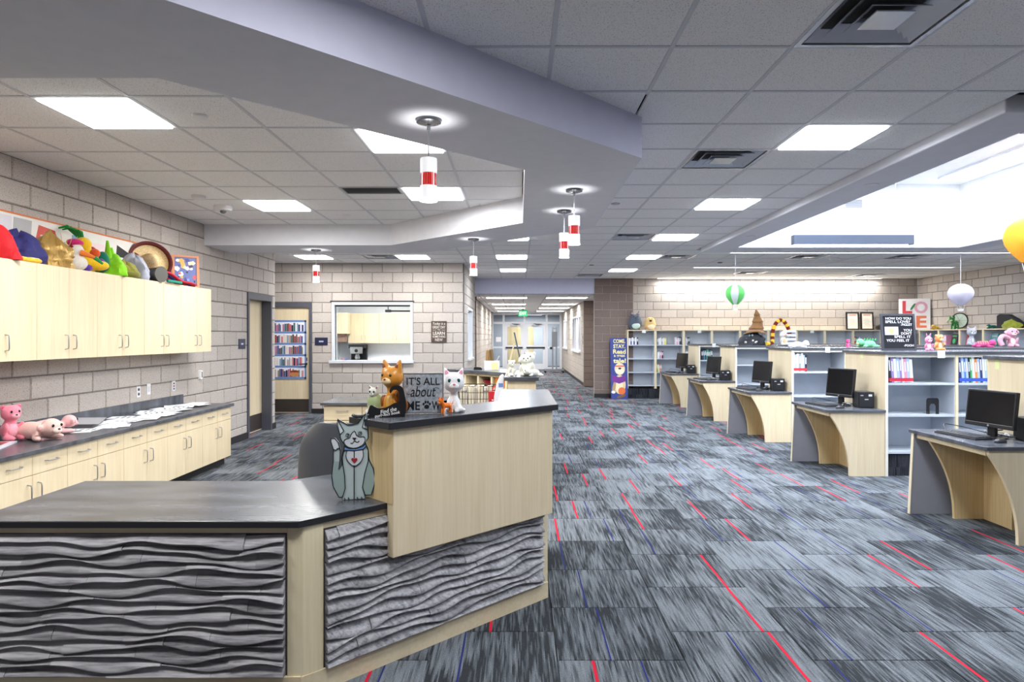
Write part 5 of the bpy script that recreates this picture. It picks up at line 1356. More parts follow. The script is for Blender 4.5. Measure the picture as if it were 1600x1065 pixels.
# ---- inside the work room
t = thing('coffee_machine', 'black and steel coffee machine behind the office window', 'coffee machine', (-3.92,16.0,.94))
b = MB(); b.box(-.19,.19,.1,.22,0,.42); b.box(-.19,.19,-.15,.22,.33,.42); b.box(-.19,.19,-.15,.1,0,.05); part('body', b, BLACK, t, bevel=.01)
part('front_plate', MB().box(-.15,.15,-.155,-.15,.2,.36), STEEL, t); part('brew_head', MB().lathe([(.05,-.04),(.06,.0)],18,(0,-.02,.31)), STEEL, t, 40); part('dial', MB().lathe([(0,0),(.04,0),(.04,.015),(0,.015)],18,M=Matrix.Translation((0,-.155,.27)) @ Matrix.Rotation(PI/2,4,'X')), BLACK, t, 40)
part('jug', MB().lathe([(.055,0),(.065,.06),(.045,.12),(.045,.13)],18,(0,-.04,.052)), plain(196,198,204,.2,.8), t, 40)
for k, (x, c) in enumerate([(-4.25,(200,140,170)),(-4.17,(120,120,180)),(-3.62,(220,200,200)),(-2.35,(230,230,236)),(-1.9,(80,84,92)),(-1.66,(200,200,206))]):
    single('mug', MB().lathe([(.032,0),(.036,.01),(.036,.085),(.031,.085),(.03,.012),(0,.01)],16,(x,15.88,.94)).tube([(x+.036,15.88,.96),(x+.06,15.88,.975),(x+.06,15.88,1.0),(x+.036,15.88,1.015)],.006,6), plain(*c,.3),
           '%s mug on the work room counter' % ['pink','violet','blush pink','white','dark grey','pale grey'][k], 'mug', (x,15.88,.94), 'mugs in the work room', smooth=50)
t = thing('window_blind', 'rolled blind cassette with pull handle behind the office window', 'blind', (-2.5,13.62,2.08))
part('cassette', MB().box(-.15,.3,-.02,.02,-.015,.015), plain(96,88,58,.5), t); part('bracket', MB().box(-.27,-.15,-.03,.03,-.025,.03), plain(120,124,130,.4,.5), t, bevel=.008)
for q in (-.21,.27): part('strap', MB().box(q-.01,q+.01,-.005,.005,.015,.578), plain(120,124,130,.5), t)

# ---- along the top of the wall cabinets
ZQ = ZU1
t = thing('poster_strip', 'long strip of posters with an orange edge above the wall cabinets', 'poster', (XL+.012,5.85,ZQ))
LB = 2.56
part('board', MB().box(0,.008,-LB/2,LB/2,0,.43), plain(232,230,226,.7), t); part('orange_edge', MB().box(-.001,.011,-LB/2,LB/2,.422,.436), plain(214,120,60,.6), t)
M = Matrix.Translation((.008,0,0)) @ Matrix.Rotation(PI/2,4,'Z') @ Matrix.Rotation(PI/2,4,'X')
def pic(pts, c, nm='printed_picture', z=.001):
    b = MB(); polyf(b, pts, M, 0, z); part(nm, b, plain(*c,.6), t)
pic([(-1.28,.1),(-.6-.28,.1),(-.56-.28,.3),(-.98,.41),(-1.28,.41)], (236,190,46))
for q in range(5): pic([(-1.26+.05*(q%2),.16+q*.045),(-1.0+.03*(q%3),.16+q*.045),(-1.0+.03*(q%3),.176+q*.045),(-1.26+.05*(q%2),.176+q*.045)], (60,44,30), 'printed_line', .0014)
pic([(-.84,.05),(-.5,.05),(-.5,.4),(-.84,.4)], (214,212,220)); pic([(-.5,.15),(-.3,.12),(-.28,.4),(-.48,.4)], (176,176,180)); pic([(-.28,.1),(.06,.05),(0,.36),(-.2,.38)], (206,80,66)); pic([(-.2,.16),(-.05,.14),(-.08,.3),(-.18,.3)], (236,210,206), z=.0014)
pic([(.2,.05),(.42,.05),(.45,.36),(.22,.36)], (120,166,206)); pic([(.26,.1),(.4,.1),(.38,.26),(.28,.26)], (220,90,140), z=.0014)
pic([(.5,.2),(.7,.2),(.7,.33),(.5,.33)], (238,214,220)); pic([(.86,.08),(1.06,.04),(1.1,.3),(.9,.36)], (40,40,44)); pic([(.9,.02),(1.04,.02),(1.02,.24),(.92,.24)], (236,238,240), z=.0014); pic([(.95,.12),(1.0,.1),(.99,.2),(.95,.2)], (196,60,56), z=.0018)
pic([(1.1,.05),(1.26,.04),(1.24,.34),(1.13,.36)], (50,80,160)); pic([(1.12,.22),(1.25,.26),(1.24,.33),(1.14,.35)], (206,214,236), z=.0014)
def fold(name, label, cat, loc, rot, dims, col, seed, mats=None, group=None, ridges=3):
    """crumpled cloth lump resting on its base"""
    r = random.Random(seed); p = [r.uniform(0,6.3) for _ in range(6)]
    t = thing(name, label, cat, loc, rot, group)
    from mathutils import noise as nz
    def P(u, v):
        a = 2*PI*u; h = v; q = Vector((math.cos(a)*1.6+seed*3.7, math.sin(a)*1.6, h*2.2))
        k = (1-.98*h**3.2)**.6*(1+.11*math.sin(ridges*a+p[0]+2.5*h)+.07*math.sin((2*ridges+1)*a+p[1]-4*h)+.035*math.sin(13*a+p[2]+6*h))*(1+.30*nz.noise(q)+.16*abs(nz.noise(q*2.7)))
        return (dims[0]/2*k*math.cos(a), dims[1]/2*k*math.sin(a), dims[2]*h*(1+(.16*math.sin(2*a+p[3])+.1*math.sin(a+p[4]))*(1-h*.6)*h*1.6))
    b = MB(); b.grid(P, 40, 18); n0 = len(b.v)
    b.add([(0,0,dims[2]*1.0)], []); b.f += [(n0-41+i, n0-41+i+1, n0) for i in range(40)]; b.m += [0]*40
    part('cloth', b, mats or plain(*col,.75), t, 60)
    return t
XQ = -3.95
t = fold('red_hat', 'bright red felt hat at the near end of the cabinet tops', 'hat', (XQ+.04,4.92,ZQ), 0, (.24,.22,.24), (206,30,40), 1)
t = fold('navy_cap', 'navy blue cloth cap lying over the red hat', 'hat', (XQ-.03,5.235,ZQ), 0, (.26,.31,.25), (44,44,106), 2)
part('band', MB().tube([(.13*math.cos(a)*1.04,(.155*math.sin(a)*1.02),.03) for a in [2*PI*k/24 for k in range(24)]],.018,6,0,True), plain(226,222,220,.6), t, 60)
b = MB(); 
for k in range(5): b.ell((XQ+.1,4.95+k*.07,ZQ+.022),(.05,.045,.022),(0,0,k))
single('yellow_scarf', b, plushm(240,196,60), 'yellow cloth trailing in front of the navy cap', 'scarf', (XQ+.1,5.1,ZQ), smooth=60)
GOLD = mat('gold_satin', srgb(176,142,78), .35, .35); g_ = NT(GOLD); g_.put(bsdf(GOLD).inputs['Normal'], g_.bump(g_.noise(g_.coord('Object',(20,20,6)),1.5,3),.6,.02))
t = fold('gold_bag', 'crinkled gold satin bag with a straw trim', 'bag', (XQ,5.555,ZQ), 0, (.28,.27,.29), (170,140,80), 3, GOLD, None, 6)
for k in range(22):
    a = R.uniform(0,2*PI); part('straw', MB().tube([(.02*math.cos(a),.16+.03*math.sin(a),.10),(.05*math.cos(a),.2+.05*math.sin(a),.17+R.uniform(0,.1)),(.1*math.cos(a),.22+.09*math.sin(a),.18+R.uniform(0,.14))],.0025,4), plain(206,176,120,.8), t)
t = thing('parrot_puppet', 'yellow bird puppet with a green crest and orange nose', 'puppet', (XQ-.03,6.04,ZQ), rad(60))
b = MB(); b.ell((0,0,.12),(.11,.1,.12)); b.ell((-.03,-.02,.26),(.07,.065,.07)); b.ell((.08,-.05,.08),(.1,.07,.05)); part('body', b, plushm(240,196,40), t); fuse(t.children[0], .009)
part('nose', MB().ell((.02,-.12,.18),.042), plushm(214,86,30), t, 60); part('beak', MB().cone((-.08,-.06,.25),(-.16,-.1,.22),.035,.008), plushm(236,150,40), t, 60)
for k in range(5): part('crest', MB().tube([(-.03,0,.31),(-.06-.02*k,.02*(k-2),.37+.012*k),(-.09-.03*k,.03*(k-2),.38+.01*(k%3))],[.02,.017,.006],8), plushm(30,140,60), t, 60)
part('wing', MB().ell((.1,-.06,.1),(.04,.035,.045)), plushm(110,60,160), t, 60); part('wing', MB().ell((.07,.04,.2),(.05,.05,.06)), plushm(170,40,70), t, 60); part('feather', MB().ell((.15,.0,.12),(.06,.05,.1)), plushm(20,110,90), t, 60)
t = thing('bird_puppet', 'striped white and pink bird puppet with a carrot beak', 'puppet', (XQ+.05,5.80,ZQ), rad(70))
b = MB(); b.ell((0,0,.07),(.09,.08,.07)); b.ell((0,0,.17),(.06,.055,.07)); part('body', b, plushm(224,220,214), t); fuse(t.children[0], .008)
part('beak', MB().cone((.0,-.05,.16),(.07,-.13,.12),.028,.012), plushm(240,130,60), t, 60); part('carrot_top', MB().cone((.07,-.13,.12),(.13,-.15,.07),.02,.01), plushm(40,150,80), t, 60)
part('hood', MB().ell((0,.02,.25),(.07,.06,.035)), plushm(196,40,110), t, 60); part('hood', MB().ell((0,.02,.2),(.065,.06,.03)), plushm(150,20,40), t, 60); part('tail', MB().ell((.08,.0,.035),(.06,.05,.035)), plushm(84,50,150), t, 60)
t = fold('green_monster_hat', 'lime green plush monster hat with two horns', 'hat', (XQ+.03,6.31,ZQ), 0, (.26,.21,.20), (140,216,40), 4, plushm(146,222,44))
for (y, h, l) in [(-.03,.19,.14),(.02,.2,.07)]: part('horn', MB().cone((0,y,h-.02),(.02,y-.02-l*.2,h+l),.035,.01), plushm(146,222,44), t, 60)
t = fold('olive_hat', 'olive green plush hat beside the lime monster hat', 'hat', (XQ+.05,6.52,ZQ), 0, (.2,.2,.16), (150,150,60), 5, plushm(150,146,62))
part('brim', MB().tube([(.1*math.cos(a),.11*math.sin(a),.03) for a in [2*PI*k/20 for k in range(20)]],.03,8,0,True), plushm(120,118,46), t, 60)
t = fold('mustard_mask', 'mustard yellow plush mask behind the olive hat', 'mask', (XQ-.1,6.53,ZQ), 0, (.12,.22,.22), (206,166,60), 6, plushm(214,176,64))
t = fold('grey_hat', 'silver grey satin hat between olive hat and black drum', 'hat', (XQ+.0,6.77,ZQ), 0, (.26,.25,.25), (166,170,186), 7)
part('white_trim', MB().tube([(.12*math.cos(a),.115*math.sin(a),.06) for a in [2*PI*k/20 for k in range(20)]],.012,6,0,True), WHITE, t, 60)
t = thing('black_drum', 'small black tub lying on its side by the sombrero', 'tub', (XQ+.08,6.97,ZQ+.078), 0)
Mt = Matrix.Rotation(PI/2,4,'Y') @ Matrix.Rotation(.3,4,'X')
part('wall', MB().lathe([(.065,-.1),(.078,.1),(.07,.1),(.058,-.09),(0,-.09)],24,M=Mt), plain(58,58,60,.5), t, 50)
part('rim', MB().lathe([(.078,.085),(.084,.09),(.084,.105),(.07,.105)],24,M=Mt), plain(90,88,84,.5), t, 50)
STRAW = mat('woven_straw', srgb(222,196,148), .8); g_ = NT(STRAW); g_.put(bsdf(STRAW).inputs['Base Color'], g_.ramp(g_.noise(g_.coord('Object',(60,60,60)),2,3), [(.35,srgb(196,166,116)),(.65,srgb(232,210,166))]))
t = thing('sombrero', 'straw sombrero with a dark red brim standing on edge', 'hat', (XQ-.06,7.13,ZQ+.225), 0, None, tilt=(rad(74),0,rad(48)))
part('brim', MB().lathe([(.09,.0),(.16,-.005),(.2,.02),(.215,.055),(.205,.055),(.19,.03),(.15,.01),(.085,.012)],36,caps=False), STRAW, t, 50)
part('crown', MB().lathe([(.095,-.0),(.085,.05),(.06,.11),(.035,.15),(.0,.16)],28), STRAW, t, 50)
part('brim_edge', MB().lathe([(.192,.02),(.222,.058),(.22,.066),(.198,.06),(.186,.034)],36,caps=False), plain(96,30,30,.7), t, 50)
part('brim_back', MB().lathe([(.1,-.008),(.162,-.014),(.206,.012),(.222,.055)],36,caps=False), plain(84,60,44,.8), t, 50)
part('red_cord', MB().tube(smooth_pts([(-.12,-.06,.02),(-.14,0,.018),(-.105,.05,.02),(-.14,.09,.02),(-.105,.06,.022),(-.14,.0,.024),(-.11,-.06,.022)],5),.005,6), plain(150,40,40,.7), t)
for k in range(16):
    a = 2*PI*k/16; part('stitch', MB().ell((.2*math.cos(a),.2*math.sin(a),.047),(.008,.008,.004),(0,0,a),6,4), plain(200,70,80,.6), t)
t = thing('woven_blanket', 'folded red and blue striped blanket in front of the sombrero', 'blanket', (XQ+.11,7.32,ZQ), rad(0))
cols = [(196,30,50),(40,44,120),(206,36,56),(60,90,190),(206,30,44)]
for k, c in enumerate(cols):
    b = MB(); x0 = .055-.024*k
    b.grid(lambda u,v, x0=x0, k=k: (x0-.02+.024*u*1.4, -.34+.68*v+.04*u, .012+.10*(1-v)**1.2*(1-.12*k)+.012*math.sin(9*v+k)+.01*u), 2, 14)
    o = part('stripe', b, plain(*c,.85), t, 60); m_ = o.modifiers.new('thick','SOLIDIFY'); m_.thickness = .016; m_.offset = -1
part('green_lining', MB().cbox((.07,-.12,.02),(.03,.3,.03)), plain(30,130,110,.8), t, bevel=.01)
t = thing('framed_collage', 'small colourful framed collage at the door end of the cabinet tops', 'picture', (-3.985,7.86,ZQ), rad(40))
b = MB(); M = FACE(0,0,.2,0,.08)
ring(b, -.15,.15,-.2,.19,-.12,.12,-.17,.165,-.006,.012); bb2 = MB(); bb2.add(b.v,b.f,0,M); part('frame', bb2, plain(206,140,104,.6), t)
part('picture', MB().box(-.12,.12,-.17,.165,-.005,.002,0,M), plain(96,110,170,.5), t)
pr = random.Random(8)
for k in range(26):
    cx, cy, s_ = pr.uniform(-.1,.1), pr.uniform(-.14,.14), pr.uniform(.015,.04); b = MB()
    polyf(b, [(max(-.118,min(.118,cx+s_*pr.uniform(.5,1.2)*math.cos(a))), max(-.165,min(.16,cy+s_*pr.uniform(.5,1.2)*math.sin(a)))) for a in [2*PI*q/5 for q in range(5)]], M, .002, .0026+.0001*k)
    part('printed_shape', b, plain(*pr.choice([(40,40,50),(230,220,180),(120,150,220),(200,80,90),(240,240,244),(70,70,140),(60,50,60),(226,176,90)]),.5), t)

# ---- standee by the brown pier
t = thing('read_standee', 'blue standee reading Come Stay Read a great tale', 'standee', (2.5,16.36,0), 0, None, tilt=(rad(-8),0,0))
part('board', MB().box(-.21,.21,0,.02,0,1.53), plain(44,62,140,.5), t)
M = FACE(0,-.0002,0); b = MB()
for s_, y, h, w_ in [('COME.',1.45,.1,.3),('STAY.',1.32,.1,.3),('Read',1.185,.115,.32),('a great',1.07,.085,.28),('tale!',.955,.12,.32)]: b.text(s_, M @ Matrix.Translation((.02,y,0)), h, w_, 0, .003)
part('lettering', b, plain(236,226,150,.5), t)
def shp(nm, c, *a, z=.001, rot=0):
    b = MB(); ellf(b, *a, M, 0, z, 0, 22, rot); part(nm, b, plain(*c,.5), t)
shp('printed_body', (226,204,160), .01,.36,.15,.24); shp('printed_belly', (240,228,190), .0,.33,.09,.17, z=.0016); shp('printed_arm', (180,150,110), -.13,.3,.04,.16, z=.0018, rot=-.2); shp('printed_head', (232,214,176), .02,.75,.13,.15, z=.002)
shp('printed_muzzle', (246,234,206), .02,.7,.1,.07, z=.0026); shp('printed_nose', (50,34,34), .02,.76,.04,.025, z=.003)
b = MB(); stroke(b, [(-.09,.82),(.13,.82)], .025, M, .0035); part('printed_glasses', b, plain(206,60,60,.5), t)
b = MB(); polyf(b, [(-.18,.6),(0,.54),(.16,.6),(.16,.44),(0,.38),(-.18,.44)], M, 0, .004); part('printed_book', b, plain(116,40,140,.5), t)
shp('printed_pup', (226,110,50), .06,.2,.09,.09, z=.0045); shp('printed_tail', (120,84,60), .05,.07,.12,.035, z=.005, rot=.3); shp('printed_paw', (246,240,220), -.15,.17,.05,.035, z=.005)

# ---- hanging paper balloons
def balloon(label, x, y, z_top, r, h, cols, zc):
    t = thing('paper_balloon', label, 'decoration', (x,y,z_top-h), 0, 'paper hot air balloons')
    prof = [(.02,1.0),(.3,.985),(.6,.93),(.85,.84),(.98,.72),(1.0,.63),(.94,.53),(.78,.42),(.58,.33),(.42,.26),(.32,.22)]
    N = 8
    for q in range(N):
        b = MB(); a0, a1 = 2*PI*q/N, 2*PI*(q+1)/N; vs = []; m = 6
        for (rr, zz) in prof:
            for j in range(m+1):
                a = a0+(a1-a0)*j/m; bul = 1+.03*math.sin(PI*j/m); vs.append((r*rr*bul*math.cos(a), r*rr*bul*math.sin(a), h*zz))
        fs = [(i*(m+1)+j,i*(m+1)+j+1,(i+1)*(m+1)+j+1,(i+1)*(m+1)+j) for i in range(len(prof)-1) for j in range(m)]
        b.add(vs, fs); part('gore', b, cols[q % len(cols)], t, 60)
    part('basket', MB().lathe([(.22*r,.0),(.24*r,.08*h),(.22*r,.08*h),(.2*r,.01*h),(0,.01*h)],16), plain(240,240,236,.7), t, 40)
    for q in range(4):
        a = PI/4+q*PI/2; part('cord', MB().tube([(.22*r*math.cos(a),.22*r*math.sin(a),.08*h),(.31*r*math.cos(a),.31*r*math.sin(a),.23*h)],.004,5), plain(226,226,226,.7), t)
    part('string', MB().tube([(0,0,h),(0,0,zc-(z_top-h))],.003,5), WHITE, t)
paper = lambda r,g,b: plain(r,g,b,.8)
balloon('green and white paper balloon hanging before the back wall', 3.88,11.8,2.49,.175,.46,[paper(110,214,110),paper(226,240,236)],HC)
balloon('lilac paper balloon hanging before the far corner', 7.92,11.8,2.50,.2,.49,[paper(222,218,240)],HC)
balloon('orange and white paper balloon cut by the picture edge', 6.22,8.0,3.02,.27,.72,[paper(240,160,40),paper(240,160,40),paper(244,236,226)],WZ)

# ---- books
BC = {'white':(228,230,236),'pale blue':(170,194,226),'blue':(80,120,196),'red':(196,52,60),'violet':(150,130,190),'black':(44,44,52),'green':(60,170,100),'teal':(50,130,140),'yellow':(226,216,110),'pink':(226,150,180),'navy':(52,56,110),'orange':(226,140,60),'grey':(150,156,166)}
def book(x, y, z, w_, h, d, col, lean, label, group, band=None, wall=0):
    c = plain(*BC[col],.55); b = MB()
    b.box(0,.0025,0,d,0,h,0); b.box(w_-.0025,w_,0,d,0,h,0); b.box(.0025,w_-.0025,0,.003,0,h,0); b.box(.0025,w_-.0025,.003,d-.004,.003,h-.004,1)
    mats = [c, WHITE]
    if band: b.box(-.0004,w_+.0004,-.0006,d*.2,.012,.05,2); mats.append(plain(*band,.5))
    b.box(w_*.25,w_*.75,-.0005,0,h*.45,h*.85,1)
    M = Matrix.Translation((0,0,0)) @ Matrix.Rotation(lean,4,'Y')
    bb = MB(); bb.add(b.v, b.f, 0, M); bb.m = b.m
    o = single('book', bb, mats, label, 'book', (x,y,z), group, rot=wall, local=True); return o
def shelf_books(x0, y, z, seq, where, group, h=.28, d=.19, th=.026, lean=0, band=None, wall=0, dx=(1,0)):
    x = 0; n = 0; r = random.Random(len(where)*7+len(seq))
    for col in seq:
        w_ = th*r.uniform(.75,1.25); hh = h*r.uniform(.86,1.02)
        lift = max(0, math.sin(-lean)*w_) if lean < 0 else w_*math.sin(lean)
        book(x0+dx[0]*x, y+dx[1]*x, z+lift+.0005, w_, hh, d, col, lean, '%s book, %s from the %s' % (col, ORD[n], where), group, band, wall)
        x += w_/math.cos(lean)+.0015; n += 1
SB_ = lambda n, i: ROWS[n][1]+.034+i*BW
shelf_books(SB_(3,0)+.026,7.35,1.04,['black','violet','white','pale blue','violet','white','pink','pale blue','white'],'pier end on the second stack','books in the first bay of the second stack',.30,.2,.0265,-.07,(206,50,70))
shelf_books(SB_(3,1)+.024,7.35,1.04,['navy','pale blue','blue','pale blue','black','green','white','orange','pale blue','navy','white','pale blue','yellow'],'left in bay two of the second stack','books in the second bay of the second stack',.30,.2,.0235,-.06,(60,90,190))
shelf_books(SB_(2,0)+.0,9.7,1.04,['white','pale blue','white','grey','white','pale blue','black'],'pier end on the middle stack','books in the middle stack',.275,.2,.026,0,(206,50,60))
shelf_books(SB_(0,0)+.03,14.42,1.04,['black','navy','teal','black','teal','green','navy','teal','black'],'pier end on the rearmost stack','books in the rearmost stack',.23,.18,.028,-.03)
zs = SB[3]+.001
shelf_books(BX0+.045,YBC+.05,zs,['white','navy','white','navy','white','black'],'pier on the top shelf','books on the top shelf by the pier',.19,.15,.034)
shelf_books(BX0+BW2+.05,YBC+.05,zs,['grey','white','white','grey','white','yellow','yellow'],'left on the second case top shelf','books on the second case',.19,.15,.034,-.02)
shelf_books(BX0+2*BW2-.2,YBC+.05,zs,['white','pink','white','grey','black'],'middle of the second case top shelf','books on the second case',.19,.15,.03)
shelf_books(BX0+2*BW2+.05,YBC+.05,zs,['white','grey','black'],'left on the third case top shelf','books on the third case',.19,.15,.034)
shelf_books(BX0+BW2+.05,YBC+.05,SB[2]+.001,['white','white','grey','pink','black'],'left on the second case second shelf','books on the second case second shelf',.18,.15,.03)
shelf_books(BX0+BW2+.06,YBC+.05,SB[1]+.001,['yellow','white','orange','grey'],'left on the second case third shelf','books on the second case third shelf',.19,.15,.03,-.12)
shelf_books(BX0+2*BW2+.05,YBC+.05,SB[2]+.001,['white','white','grey','white'],'left on the third case second shelf','books on the third case second shelf',.18,.15,.034)
shelf_books(BX0+8*BW2+.05,YBC+.05,zs,['red','green','violet','white'],'left on the ninth case','books on the ninth case',.2,.15,.034)
shelf_books(XR-.33,15.32,zs,['white','pink','white','pink'],'dark face-out book on the side wall','books on the far side wall',.24,.15,.03,0,None,-PI/2,(0,-1))
for (y, col, col2, l) in [(15.95,'teal','white','dark teal face-out book nearest the back corner'),(15.0,'black','green','black face-out book with green marks on the side wall'),(14.5,'red','black','red and black face-out book on the side wall'),(13.75,'teal','grey','dark green face-out book behind the striped plush')]:
    t = thing('display_book', l, 'book', (XR-.3,y,zs), -PI/2, 'face-out books on the far side wall', tilt=(rad(-10),0,-PI/2))
    part('cover', MB().box(-.1,.1,0,.018,0,.27), plain(*BC[col],.4), t); part('pages', MB().box(-.096,.097,.003,.015,.003,.272), WHITE, t)
    b = MB(); M = FACE(0,0,.135); polyf(b, [(-.07,.07),(.07,.07),(.07,.1),(-.07,.1)], M); ellf(b, 0,-.03,.05,.06, M); part('printed_cover', b, plain(*BC[col2],.4), t)
# metal bookend
t = thing('bookend', 'black metal bookend on the middle shelf of the second stack', 'bookend', (4.64,7.38,.687))
b = MB(); 
b.prism([(-.07,0),(-.07,.16),(-.055,.18),(.055,.18),(.07,.16),(.07,0),(.035,0),(.035,.09),(.02,.115),(-.02,.115),(-.035,.09),(-.035,0)], .0,.004,'y'); part('upright', b, BLACK, t)
part('foot', MB().prism([(-.034,.004),(-.034,.12),(.034,.12),(.034,.004)],0,.003), STEEL, t)

# ---- computers
def computer(n, wide):
    y, x, bays, xf = ROWS[n]; zt = .74
    g = 'on the desk of the %s' % RN[n]
    w_, h = (.45,.30) if wide else (.40,.34)
    ph = rad(80 if wide else 70)
    t = thing('monitor', 'black flat monitor '+g, 'monitor', (x-(.34 if wide else .28),y+(.42 if wide else .5),zt), -ph, 'monitors on the computer desks')
    z0 = .085 if wide else .10
    Mm = Matrix.Translation((0,0,z0)) @ Matrix.Rotation(rad(-7),4,'X')
    b = MB(); b.box(-w_/2,w_/2,0,.035,0,h,0,Mm); part('case', b, BLACK, t, bevel=.006)
    b = MB(); b.box(-w_/2+.016,w_/2-.016,-.0012,.0,.034,h-.016,0,Mm); part('screen', b, plain(16,17,21,.12), t)
    b = MB(); b.box(-w_/2+.01,w_/2-.01,-.0015,0,.029,.0315,0,Mm); b.lathe([(0,0),(.008,0),(.008,.002),(0,.002)],14,M=Mm @ Matrix.Translation((0,0,.015)) @ Matrix.Rotation(PI/2,4,'X')); part('badge', b, plain(170,174,182,.3,.5), t)
    part('neck', MB().box(-.035,.035,.03,.06,.012,z0+.14), BLACK, t, bevel=.004)
    part('foot', MB().lathe([(.11,0),(.11,.008),(.09,.014),(0,.016)],26,(0,.04,0)), BLACK, t, 40)
    t = thing('keyboard', 'black keyboard '+g, 'keyboard', (x-.49,y+.5,zt), rad(-84), 'keyboards on the computer desks')
    part('tray', MB().prism([(-.075,0),(.075,0),(.075,.022),(-.075,.012)],-.22,.22,'x'), plain(38,38,42,.5), t, bevel=.002)
    for r in range(5):
        b = MB(); yy = .058-r*.028; zz = .0135+.004*(yy+.075)/.03*.45
        nk = 14 if r < 4 else 7
        for k in range(nk):
            ww = .42/nk; b.box(-.21+k*ww+.002,-.21+(k+1)*ww-.002,yy-.011,yy+.011,zz,zz+.007)
        part('key_row', b, plain(58,59,64,.5), t)
    t = thing('mouse', 'black computer mouse '+g, 'mouse', (x-.42,y+.17,zt), rad(-70), 'mice on the computer desks')
    b = MB(); b.ell((0,0,.006),(.032,.058,.028),(0,0,0),18,10); b.v = [(p[0],p[1],max(0,p[2])) for p in b.v]; part('shell', b, plain(44,45,50,.35), t, 60)
    part('wheel', MB().cbox((0,-.032,.027),(.006,.016,.008)), plain(90,92,98,.4), t)
    t = thing('computer', 'small black box computer '+g, 'computer', (x-.115,y+.25,zt), rad(-6), 'box computers on the computer desks')
    part('case', MB().box(-.085,.085,-.09,.09,.006,.185), BLACK, t, bevel=.006)
    part('front_panel', MB().box(-.075,.075,-.093,-.09,.015,.175), plain(34,34,38,.3), t)
    part('sticker', MB().box(.022,.06,-.0945,-.093,.135,.158), plain(220,222,226,.5), t); part('logo', MB().box(-.065,-.035,-.0945,-.093,.14,.15), plain(190,194,200,.5), t); part('logo', MB().box(-.02,.02,-.0945,-.093,.095,.106), plain(200,204,210,.5), t)
    for q in (-1,1): part('foot', MB().box(q*.06-.012,q*.06+.012,-.08,.08,0,.006), BLACK, t)
    r = random.Random(n+20)
    for k, (c, cn) in enumerate([((30,30,34),'black'),((206,208,212),'white'),((40,40,46),'thin black')]):
        p0 = Vector((x-.26,y+.42+.05*k,zt+.007)); p1 = Vector((x-.16,y+.34,zt+.007)); pts = [tuple(p0)]
        for j in range(1,7):
            q = p0.lerp(p1, j/7); pts.append((q.x+r.uniform(-.09,.05), q.y+r.uniform(-.08,.12), zt+.007+abs(r.gauss(0,.014))+.006*k))
        pts.append(tuple(p1))
        single('cable', MB().tube(smooth_pts(pts,5),.0045,6), plain(*c,.5), cn+' cable beside the computer, '+RN[n], 'cable', tuple(p0), 'cables on the computer desks', smooth=60)
    pts = [(x-.49,y+.72,zt+.02),(x-.45,y+.8,zt+.06),(x-.36,y+.84,zt+.05),(x-.26,y+.78,zt+.03),(x-.22,y+.6,zt+.012)]
    single('cable', MB().tube(smooth_pts(pts,6),.004,6), plain(34,34,38,.5), 'looped keyboard cable, desk of the '+RN[n], 'cable', pts[0], 'cables on the computer desks', smooth=60)
for n in range(5): computer(n, n == 4)

# ---- toys and props on the low stacks
t2_ = fold('cloth_heap', 'dark patterned cloth heap under the brown pointed hat', 'cloth', (4.40,12.38,ZT), 0, (.44,.36,.26), (44,46,52), 9)
pr = random.Random(4)
for k in range(14):
    a = pr.uniform(PI,2*PI); h_ = pr.uniform(.04,.2); kk = 1-.75*(h_/.26)**1.7
    part('printed_patch', MB().ell((.25*kk*math.cos(a)*1.0,.18*kk*math.sin(a)*1.0,h_),(.035,.02,.022),(0,0,a),8,6), plain(*pr.choice([(200,206,210),(170,90,70),(110,160,170),(220,214,196)]),.7), t2_, 60)
t = thing('wizard_hat', 'crumpled brown pointed hat on the cloth heap', 'hat', (4.44,12.35,ZT+.22), rad(20))
prof = [(.20,.0),(.205,.02),(.15,.05),(.12,.075),(.135,.1),(.105,.14),(.085,.2),(.1,.225),(.075,.27),(.05,.33),(.058,.35),(.03,.40),(.008,.45)]
def hp_(u, v):
    i = min(int(v*(len(prof)-1)), len(prof)-2); f = v*(len(prof)-1)-i; rr = prof[i][0]*(1-f)+prof[i+1][0]*f; z = prof[i][1]*(1-f)+prof[i+1][1]*f
    a = 2*PI*u; rr *= 1+.07*math.sin(3*a+z*22)+.05*math.sin(7*a-z*30)
    return (rr*math.cos(a)+.05*math.sin(z*9)*z*2+z*.1, rr*math.sin(a), z+(.02*math.sin(2*a) if v < .2 else 0))
b = MB(); b.grid(hp_, 32, 40); part('felt', b, plushm(132,96,60), t, 70)
# striped scarf arch
t = thing('striped_scarf', 'maroon and gold striped scarf standing in an arch', 'scarf', (4.86,12.28,ZT))
pts = smooth_pts([(-.28,-.1,.03),(-.16,-.06,.05),(-.13,0,.16),(-.115,0,.3),(-.05,0,.43),(.04,0,.47),(.12,0,.4),(.17,0,.3),(.2,.02,.2)],4)
k = 0; i = 0
while i < len(pts)-1:
    j = min(i+2, len(pts)-1)
    part('stripe', MB().tube(pts[i:j+1],.036,10), plushm(*[(232,184,54),(112,34,30)][k % 2]), t, 60); k += 1; i = j
critter('white_dog_plush', 'white and tan sitting dog plush under the striped scarf', 'plush toy', (4.90,12.2,ZT), rad(15), .28, (240,236,230), (214,184,140), 'sit', 'flop', (230,220,206))
t = thing('white_crate', 'small white slatted crate beside the striped scarf', 'crate', (5.02,12.3,ZT))
for z in (.015,.09,.165,.24): part('slat', MB().box(-.12,.12,-.1,-.09,z,z+.045), plain(206,206,220,.5), t); 
for z in (.015,.09,.165,.24): part('slat', MB().box(-.12,.12,.09,.1,z,z+.045), plain(206,206,220,.5), t)
for x in (-.12,.11):
    part('end', MB().box(x,x+.01,-.09,.09,0,.285), plain(196,196,214,.5), t)
